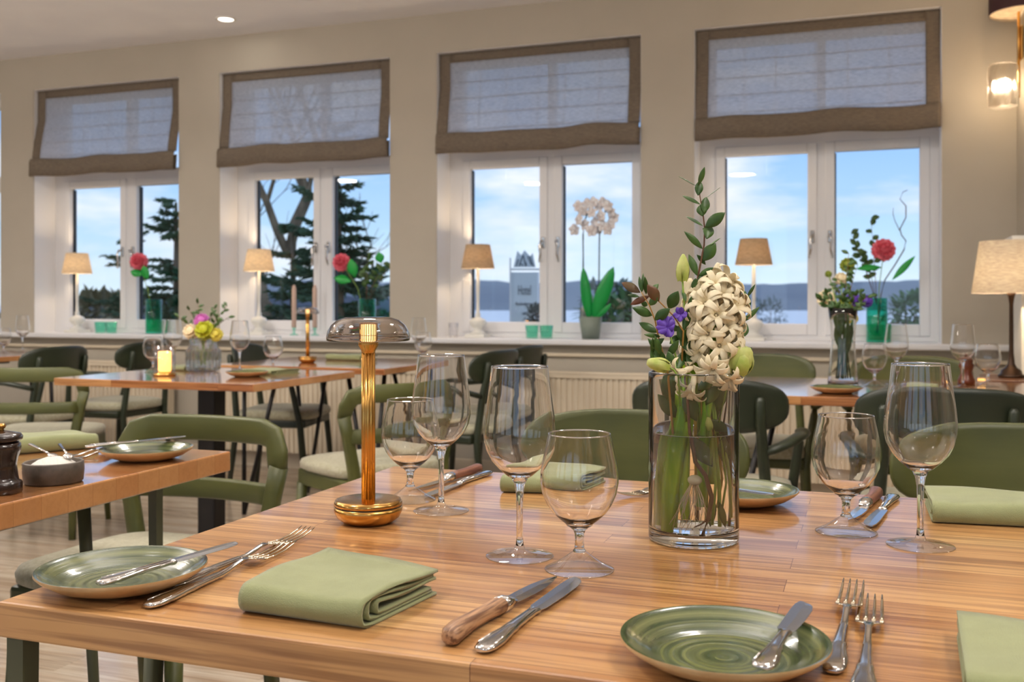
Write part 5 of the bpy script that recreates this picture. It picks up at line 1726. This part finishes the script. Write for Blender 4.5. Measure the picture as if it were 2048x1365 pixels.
def teal_vase(label, x, y):
    root = thing('teal_vase', label, 'vase', (x, y, SZ))
    b = MB(); out = [(0.0, 0.0), (0.052, 0.0), (0.054, 0.004), (0.055, 0.235)]
    b.lathe(out + [(0.051, 0.236), (0.050, 0.012), (0.0, 0.011)], 40)
    b.obj('glass_wall', M_teal, root)
    b = MB(); b.lathe([(0.0, 0.013), (0.0495, 0.014), (0.0505, 0.14), (0.0, 0.14)], 32); b.obj('water', M_tealw, root)
    return root


M_tealw = glass_mat('teal_water', (170, 238, 214), (120, 220, 190))
tv = teal_vase('tall teal glass vase with one pink rose on the sill farthest left', -4.63, 5.63)
dup(tv, 'teal glass vase on the sill behind the big brass lamp, rose leaning left', (-2.985, 5.63, SZ))
dup(tv, 'tall teal glass vase with pink rose and curly twig, by the right-hand windows', (0.045, 5.63, SZ))


def rose(label, x, y, vx, r=0.058, seed=1, leaves=()):
    p = Vector((x, 5.62, y)); v = Vector((vx, 5.63, SZ + 0.05))
    mid = Vector(((x + vx * 2) / 3, 5.62, SZ + 0.30))
    return flower('pink_rose', label, 'rose', p, r, M_pink, seed=seed, stem=[mid, v], nrm=(0.3, -1, 0.1),
                  leafy=[(Vector((x + dx, 5.61, y + dz)), d, l, w) for dx, dz, d, l, w in leaves], nested=3)


def sp(px, py): return PYq(px, py, 5.62)
def PYq(px, py, Y):
    u = (px - 1024) / 1993.0; d = Y / (u * ST + CT)
    return (u * d * CT - d * ST, CZ - (py - 608) / 1993.0 * d)


x, z = sp(277, 523); rose('pink rose in the teal vase farthest left', x, z, -4.63, 0.062, 1, [(-0.06, -0.07, (0.9, 0, -.2), 0.10, 0.055), (0.05, -0.03, (0.3, 0, -1), 0.10, 0.06)])
x, z = sp(683, 525); rose('pink rose leaning left out of the teal vase above the brass lamp', x, z, -2.985, 0.060, 2, [(-0.05, -0.10, (1, 0, -.15), 0.12, 0.06), (0.07, 0.02, (0.25, 0, -1), 0.12, 0.07), (0.27, 0.06, (0.2, 0, -1), 0.07, 0.06)])
x, z = sp(1768, 500); rose('pink rose in front of the right window, beside the curly twig', x, z, 0.045, 0.062, 3, [(-0.14, -0.10, (1, 0, .1), 0.13, 0.035), (0.04, -0.16, (0.8, 0, .9), 0.17, 0.035)])
root = thing('curly_twig', 'thin grey corkscrew willow twig above the right teal vase', 'twig', (0.045, 5.63, SZ + 0.05))
b = MB(); P0 = Vector((0.045, 5.63, SZ + 0.05))
pts = [Vector((0, 0, 0))] + [Vector((*(lambda q: (q[0], 5.63, q[1]))(sp(px, py)),)) - P0 for px, py in ((1762, 590), (1770, 560), (1790, 530), (1808, 500), (1812, 482), (1803, 470), (1800, 458), (1812, 435), (1812, 412), (1800, 398), (1806, 384), (1815, 380))]
b.tube(pts, [0.004] + [0.0035] * 4 + [0.003] * 5 + [0.002] * 3, 7); 
pts = [Vector((*(lambda q: (q[0], 5.63, q[1]))(sp(px, py)),)) - P0 for px, py in ((1800, 462), (1790, 442), (1786, 428), (1787, 415))]
b.tube(pts, [0.0025, 0.002, 0.002, 0.001], 6)
b.obj('twig_stem', pbr('twig_grey', (110, 108, 112), 0.6), root)
x, z = sp(1745, 590)
sprigs('dark eucalyptus sprigs standing in the right teal vase', (0.045, 5.63, SZ + 0.2), [(-0.03, 0, 0.46), (-0.13, 0, 0.38), (-0.06, 0, 0.28), (-0.10, 0, 0.30)], M_leaf, lw=0.03, ll=0.045)
sprigs('dark leafy stems in the teal vase behind the big brass lamp', (-2.985, 5.63, SZ + 0.2), [(0.0, 0, 0.30), (0.09, 0, 0.22), (-0.02, 0, 0.2), (0.2, 0, 0.30)], M_leaf, lw=0.03, ll=0.05)

# tumblers with tea lights
def tumbler(label, x, y=5.60):
    root = thing('glass_tumbler', label, 'tumbler', (x, y, SZ))
    b = MB(); b.lathe([(0.0, 0.0), (0.034, 0.0), (0.040, 0.078), (0.038, 0.078), (0.0325, 0.010), (0.0, 0.008)], 32); b.obj('glass_wall', M_tealp, root)
    return root


tm = tumbler('pale teal tumbler under the leftmost window, left one of the pair', -5.06)
dup(tm, 'pale teal tumbler under the leftmost window, right one of the pair', (-4.965, 5.60, SZ))
dup(tm, 'pale teal tumbler left of the orchid pot, left one of the pair', (-1.875, 5.60, SZ))
dup(tm, 'pale teal tumbler left of the orchid pot, right one of the pair', (-1.785, 5.60, SZ))


def candle(label, x):
    root = thing('taper_candle', label, 'candle', (x, 5.65, SZ))
    b = MB(); b.lathe([(0.0, 0.0), (0.028, 0.0), (0.028, 0.005), (0.009, 0.010), (0.007, 0.03), (0.016, 0.055), (0.013, 0.06), (0.0, 0.06)], 24); b.obj('holder', M_tealp, root)
    b = MB(); b.lathe([(0.0, 0.05), (0.0155, 0.05), (0.0145, 0.30), (0.008, 0.325), (0.0, 0.33)], 20); b.obj('taper', M_candle, root)
    return root


cd = candle('beige taper candle on the sill, left one of two', -3.53)
dup(cd, 'beige taper candle on the sill, right one of two', (-3.375, 5.65, SZ))
root = thing('small_glass', 'empty clear glass on the sill left of the orchid-window lamp', 'glass', (-2.38, 5.60, SZ))
b = MB(); b.lathe([(0.0, 0.0), (0.026, 0.0), (0.030, 0.09), (0.028, 0.09), (0.024, 0.01), (0.0, 0.008)], 24); b.obj('glass_wall', M_thin, root)

M_orch = vary(pbr('orchid_white', (250, 250, 252), 0.5), (242, 236, 238), (60, 60, 60))
M_orch = vary(pbr('orchid_white', (232, 226, 222), 0.5), (220, 208, 206), (60, 60, 60))
# orchid
root = thing('potted_orchid', 'white orchid with two flower stems in a grey-green pot on the sill', 'orchid', (-1.516, 5.60, SZ))
b = MB(); b.lathe([(0.0, 0.0), (0.050, 0.0), (0.068, 0.130), (0.064, 0.130), (0.060, 0.115), (0.0, 0.115)], 40); b.obj('pot', M_potgrey, root)
P0 = Vector((-1.516, 5.60, SZ))
SO = lambda px, py, off=0.0: Vector((PYq(px, py, 5.60 + off)[0], 5.60 + off, PYq(px, py, 5.60 + off)[1])) - P0
M_orleaf = pbr('orchid_leaf', (20, 140, 62), 0.3)
b = MB()
for base, tip, w in (((1186, 640), (1226, 535), 0.085), ((1178, 640), (1166, 535), 0.06), ((1190, 640), (1222, 608), 0.03), ((1180, 640), (1172, 560), 0.05)):
    p, q = SO(*base), SO(*tip, -0.03)
    d = q - p; b.leaf(p, d, d.length, w, 0.05, nrm=(0.2, -1, 0.2), seg=10, pw=0.6)
b.obj('leaves', M_orleaf, root, solid=0.004)
b = MB()
b.tube([SO(1181, 640), SO(1167, 560), SO(1166, 470), SO(1170, 440), SO(1180, 415)], 0.004, 8)
b.tube([SO(1188, 640), SO(1198, 560), SO(1199, 470), SO(1205, 440), SO(1212, 420)], 0.004, 8)
b.tube([SO(1160, 640, .01), SO(1165, 560, .01), SO(1167, 470, .01)], 0.0025, 6)
b.obj('flower_stem', pbr('orchid_stem', (52, 66, 60), 0.5), root)
b = MB(); rnd = random.Random(6)
spots = [(1148, 460), (1158, 440), (1164, 422), (1156, 412), (1175, 408), (1187, 405), (1197, 412), (1205, 406), (1215, 412), (1222, 424), (1228, 436), (1222, 448), (1214, 460), (1205, 452), (1195, 458), (1183, 462), (1190, 445), (1170, 450), (1202, 432), (1183, 425)]
for i, (px, py) in enumerate(spots):
    b = MB()
    c = SO(px, py, rnd.uniform(-0.05, 0.03))
    n_ = Vector((rnd.uniform(-.6, .8), -1, rnd.uniform(-.3, .3))).normalized(); t1 = n_.orthogonal().normalized(); t2 = n_.cross(t1)
    for k in range(5):
        a = 2 * PI * k / 5 + 0.3
        b.leaf(c, t1 * math.cos(a) + t2 * math.sin(a) + n_ * .1, 0.036, 0.036 if k % 2 else 0.026, 0.1, nrm=n_, seg=5, pw=.55)
    b.sphere(c + n_ * 0.004, 0.006, 8, 6)
    b.obj('bloom', M_orch, root, solid=0.001)

# ------------------------------------------------------------------ outside
GZ = -1.6
def ground():
    b = MB(); vs = []; fs = []
    nx, ny = 60, 30
    for j in range(ny + 1):
        for i in range(nx + 1):
            x = -70 + 90 * i / nx; y = 6.2 + 40 * (j / ny) ** 1.3
            z = GZ - 0.055 * (y - 6) - 0.0018 * (y - 6) ** 2 + 0.15 * noise.noise(Vector((x * .15, y * .15, 0)))
            if x < -22: z += 0.06 * (-22 - x) * min(1, (y - 6) / 20)
            vs.append((x, y, z))
    for j in range(ny):
        for i in range(nx):
            a = j * (nx + 1) + i; fs.append((a, a + 1, a + nx + 2, a + nx + 1))
    b.add(vs, fs)
    o = b.obj('ground', vary(pbr('grass_bank', (98, 112, 58), 0.95), (70, 82, 44), (1.5, 1.5, 1.5)))
    struct(o)


ground()
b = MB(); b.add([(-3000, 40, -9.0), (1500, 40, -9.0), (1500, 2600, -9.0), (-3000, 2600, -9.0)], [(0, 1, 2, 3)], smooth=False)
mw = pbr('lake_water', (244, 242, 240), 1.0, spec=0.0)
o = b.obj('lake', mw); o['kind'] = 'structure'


def ridge(name, d, lat0, lat1, h, base, mat, seed, thick=300, n=90, hf=None):
    b = MB(); vs = []; fs = []
    M_ = 6
    for i in range(n + 1):
        lat = lat0 + (lat1 - lat0) * i / n
        hh = h * (0.82 + 0.18 * noise.noise(Vector((i * 0.11 + seed, seed, 0))) + 0.05 * noise.noise(Vector((i * 0.5, seed, 3))))
        if hf: hh *= hf(i / n)
        for j in range(M_ + 1):
            t = j / M_
            dd = d + thick * t
            z = base + hh * math.sin(PI * min(1, t * 1.0)) ** 0.7
            vs.append((lat * CT - dd * ST, lat * ST + dd * CT, z))
    for i in range(n):
        for j in range(M_):
            a = i * (M_ + 1) + j; fs.append((a, a + M_ + 1, a + M_ + 2, a + 1))
    b.add(vs, fs)
    return b.obj(name, mat)


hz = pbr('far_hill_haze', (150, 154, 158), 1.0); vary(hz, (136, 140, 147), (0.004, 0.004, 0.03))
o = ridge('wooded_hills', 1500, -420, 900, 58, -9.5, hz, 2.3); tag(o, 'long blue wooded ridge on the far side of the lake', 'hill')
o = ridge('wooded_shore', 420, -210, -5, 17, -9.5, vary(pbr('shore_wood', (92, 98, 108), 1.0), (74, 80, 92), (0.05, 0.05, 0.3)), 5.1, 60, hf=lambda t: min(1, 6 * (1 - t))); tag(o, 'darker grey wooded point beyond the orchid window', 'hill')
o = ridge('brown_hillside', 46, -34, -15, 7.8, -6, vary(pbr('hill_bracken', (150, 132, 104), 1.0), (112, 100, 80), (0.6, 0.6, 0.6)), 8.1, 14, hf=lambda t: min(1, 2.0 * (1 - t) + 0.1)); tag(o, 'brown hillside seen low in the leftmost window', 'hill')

M_spr = vary(pbr('spruce_needles', (74, 104, 76), 0.9), (52, 76, 54), (2, 2, 2))
M_bark = vary(pbr('tree_bark', (132, 114, 92), 0.9), (96, 82, 66), (6, 6, 2))


def spruce(label, px, d, ytop, spread, seed, nw=15, zb=-3.0, dens=1.0, low=0.0):
    c = vp(px, d, z=zb)
    H_ = CZ - (ytop - 608) / 1993.0 * d - zb
    root = thing('spruce_tree', label, 'tree', c)
    rnd = random.Random(seed)
    b = MB(); b.tube([(0, 0, 0), (0.03, 0, H_ * .5), (0, 0, H_)], [0.16, 0.10, 0.02], 10); b.obj('trunk', M_bark, root)
    b = MB()
    for w in range(nw):
        t = low + (1 - low) * (w + 0.3) / nw
        z = H_ * t
        L_ = spread * (1 - t) ** 0.75 * rnd.uniform(.75, 1.1) + 0.12
        nb = 8
        z += rnd.uniform(-.9, .9) * H_ / nw
        for k in range(nb):
            z = H_ * t + rnd.uniform(-.8, .8) * H_ / nw
            a = 2 * PI * k / nb + w * 0.9 + rnd.uniform(-.3, .3)
            l = L_ * rnd.uniform(0.65, 1.1)
            dirv = Vector((math.cos(a), math.sin(a), 0))
            tz_ = rnd.uniform(-.05, .35)
            pts = [Vector((0, 0, z)) + dirv * l * s + Vector((0, 0, tz_ * l * s * s - 0.05 * l * s)) for s in (0, .35, .7, 1.0)]
            b.tube(pts, [0.018, 0.014, 0.010, 0.006], 5)
            side = Vector((-dirv.y, dirv.x, 0))
            m = int(18 * dens + l * 16 * dens)
            for q in range(m):
                s = (q + 1) / m
                p = Vector((0, 0, z)) + dirv * l * s + Vector((0, 0, tz_ * l * s * s - 0.05 * l * s))
                for sg in (-1, 1):
                    dd = dirv * rnd.uniform(0.4, 0.9) + side * sg * rnd.uniform(0.4, 1.0) + Vector((0, 0, rnd.uniform(-.5, .4)))
                    tl = (0.10 + 0.26 * l * (1.05 - s) * 0.6) * rnd.uniform(.7, 1.2)
                    tip = p + dd * tl
                    b.tube([p, p.lerp(tip, 0.5), tip], [0.008, 0.017, 0.004], 3)
    b.obj('needle_branches', M_spr, root)
    return root


spruce('dark spruce seen through the left sash of the two-candle window', 585, 15, 455, 1.9, 1, 15, -3, 1.2)
spruce('dark spruce filling the right pane of the leftmost window', 352, 15, 405, 2.0, 2, 16, -3, 1.1)
spruce('bushy spruce between the panes of the leftmost window', 262, 19, 470, 1.9, 3, 13, -3.4, 1.0)
spruce('tall spruce whose long boughs cross the right sash of the candle window', 672, 11.5, 250, 1.15, 4, 22, -2.6, 0.8)
spruce('low spruce behind the teal vase and pink rose of the candle window', 745, 16, 520, 1.6, 5, 11, -3, 1.1)

# bare deciduous tree
root = thing('bare_tree', 'bare forked tree trunk rising behind the spruce in the candle window', 'tree', vp(578, 22, z=-3.5))
b = MB(); rnd = random.Random(12)
def branch(p, d, l, r, k):
    pts = [p]; dd = Vector(d).normalized()
    for i in range(4):
        dd = (dd + Vector((rnd.uniform(-.2, .2), rnd.uniform(-.2, .2), rnd.uniform(-.05, .15)))).normalized()
        pts.append(pts[-1] + dd * l / 4)
    b.tube(pts, [r, r * .9, r * .8, r * .7, r * .55], 7)
    if k > 0:
        for i in range(3):
            q = pts[rnd.choice([2, 3, 4])]
            branch(q, dd + Vector((rnd.uniform(-1, 1), rnd.uniform(-.8, .8), rnd.uniform(-.2, .6))), l * rnd.uniform(.55, .8), r * .5, k - 1)
branch(Vector((0, 0, 0)), (0, 0, 1), 6.0, 0.20, 0)
branch(Vector((0, 0, 5.6)), (-0.35, 0, 1), 2.6, 0.10, 4)
branch(Vector((0, 0, 5.6)), (0.2, 0, 1), 2.8, 0.15, 4)
branch(Vector((0, 0, 4.2)), (-1, 0, .5), 1.8, 0.05, 3)
branch(Vector((0, 0, 4.0)), (1, 0, .6), 1.8, 0.06, 3)
b.obj('trunk', M_bark, root)

M_bush = vary(pbr('bush_green', (112, 140, 96), 0.9), (86, 112, 76), (3, 3, 3))
def bush(name, label, px, py, d, rx, rz_, mat, seed, n=220, lw=0.06, ll=0.12, heads=None):
    c = vp(px, d, py)
    zb = min(c.z - rz_ * 0.8, GZ - 0.3)
    root = thing(name, label, 'shrub', (c.x, c.y, zb))
    rnd = random.Random(seed); o0 = Vector((c.x, c.y, zb))
    b = MB(); b2 = MB()
    for k in range(9):
        a = rnd.uniform(0, 6.28); p = c - o0 + Vector((math.cos(a) * rx * .5, math.sin(a) * rx * .4, rnd.uniform(-.2, .5) * rz_))
        b2.tube([(0.05 * math.cos(a), 0.05 * math.sin(a), 0), (p.x * .6, p.y * .6, p.z * .6), p], [0.02, 0.015, 0.006], 5)
    for k in range(n):
        v = Vector((rnd.gauss(0, 1), rnd.gauss(0, 1), rnd.gauss(0, 1))).normalized() * rnd.uniform(.55, 1.0)
        p = c - o0 + Vector((v.x * rx, v.y * rx, v.z * rz_))
        b.leaf(p, v + Vector((rnd.uniform(-.8, .8), rnd.uniform(-.8, .8), rnd.uniform(-.4, .8))), ll * rnd.uniform(.7, 1.3), lw, 0.2, seg=4)
    b2.obj('stems', M_branch, root)
    b.obj('foliage', mat, root)
    if heads:
        for k in range(heads):
            b3 = MB()
            v = Vector((rnd.uniform(-1, 1), -rnd.uniform(.2, 1), rnd.uniform(-.9, .7)))
            p = c - o0 + Vector((v.x * rx, v.y * rx, v.z * rz_))
            b3.sphere(p, 0.042, 8, 6)
            b3.v = [(x + rnd.uniform(-.012, .012), y + rnd.uniform(-.012, .012), z + rnd.uniform(-.012, .012)) for x, y, z in b3.v]
            b3.obj('flower_head', pbr('dry_hydrangea', (206, 178, 140), 0.9), root)
    return root


bush('hydrangea_bush', 'hydrangea with dry tan flower heads outside, right of the orchid', 1248, 632, 8.5, 0.36, 0.15, M_bush, 1, 420, heads=14)
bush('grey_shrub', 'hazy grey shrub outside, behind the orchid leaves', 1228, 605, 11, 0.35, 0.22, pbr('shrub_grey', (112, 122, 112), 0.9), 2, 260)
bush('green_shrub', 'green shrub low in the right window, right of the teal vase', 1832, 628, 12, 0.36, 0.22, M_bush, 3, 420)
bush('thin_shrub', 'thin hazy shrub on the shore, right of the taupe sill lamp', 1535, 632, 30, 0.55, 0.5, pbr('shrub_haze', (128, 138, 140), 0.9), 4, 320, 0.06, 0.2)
bush('dark_shrub', 'dark round shrub outside beside the hotel sign', 1076, 634, 8, 0.09, 0.10, pbr('shrub_dark', (40, 46, 44), 0.9), 5, 260, 0.03, 0.05)
bush('garden_shrub', 'bushy olive shrub outside at the foot of the leftmost window', 205, 622, 24, 1.0, 0.35, pbr('shrub_olive', (134, 126, 96), 0.95), 6, 700, 0.12, 0.3)

# hotel sign
c = vp(1049, 9.0, 595)
root = thing('hotel_sign', 'white hanging hotel sign with gable emblem outside the orchid window', 'sign', (c.x, c.y, -2.2), TH)
zt = lambda py: CZ - (py - 608) / 1993.0 * 9.0 + 2.2
M_sign = vary(pbr('sign_white', (206, 214, 222), 0.6), (200, 208, 216), (2, 2, 2))
b = MB(); b.box((0, 0, (zt(545) + zt(650)) / 2), (0.245, 0.02, zt(545) - zt(650)), 0.003); b.obj('sign_board', M_sign, root)
b = MB(); b.box((0, 0, (zt(536) + zt(542)) / 2), (0.27, 0.03, 0.018), 0.003); b.box((-0.128, 0, zt(600)), (0.014, 0.02, zt(522) - zt(690)), 0.002); b.tube([(0.12, 0, 0), (0.12, 0, zt(545))], 0.012, 8); b.tube([(-0.12, 0, 0), (-0.12, 0, zt(645))], 0.012, 8)
b.obj('sign_frame', M_frame, root)
b = MB()
b.prism([(-0.10, 0), (0.10, 0), (0.075, 0.13), (0.05, 0.10), (0.0, 0.155), (-0.03, 0.11), (-0.065, 0.15)], 0.012, M=Matrix.Translation((0, 0.006, zt(535))) @ Matrix.Rotation(PI / 2, 4, 'X'))
b.obj('gable_emblem', M_sign, root)
M_ink = pbr('sign_ink', (58, 66, 84), 0.7)
b = MB()
for pts in (((-0.075, 0.01), (-0.055, 0.07)), ((-0.05, 0.01), (-0.012, 0.11)), ((-0.012, 0.11), (0.012, 0.01)), ((0.03, 0.10), (0.062, 0.02)), ((-0.04, 0.03), (-0.01, 0.02)), ((0.0, 0.06), (0.02, 0.02)), ((0.05, 0.10), (0.08, 0.01))):
    b.tube([(pts[0][0], -0.008, zt(535) + pts[0][1]), (pts[1][0], -0.008, zt(535) + pts[1][1])], 0.0055, 6)
b.obj('emblem_lines', M_ink, root)


def text(s, size, x, z, parent, sx=1.0):
    cu = bpy.data.curves.new('lettering', 'FONT'); cu.body = s; cu.size = size; cu.align_x = 'CENTER'; cu.extrude = 0.002
    o = bpy.data.objects.new('lettering', cu); COL.objects.link(o); o.parent = parent
    o.location = (x, -0.013, z); o.rotation_euler = (PI / 2, 0, 0); o.scale = (sx, 1, 1)
    cu.materials.append(M_ink)
    me = bpy.data.meshes.new_from_object(o)
    m2 = bpy.data.objects.new('lettering', me); COL.objects.link(m2); m2.parent = parent
    m2.location = o.location; m2.rotation_euler = o.rotation_euler; m2.scale = o.scale
    bpy.data.objects.remove(o)
    return m2


text('Hotel', 0.125, 0, zt(590), root, 0.42)
text('Badeslottet', 0.042, 0, zt(611), root, 0.85)
text('1897', 0.032, 0, zt(630), root, 0.9)
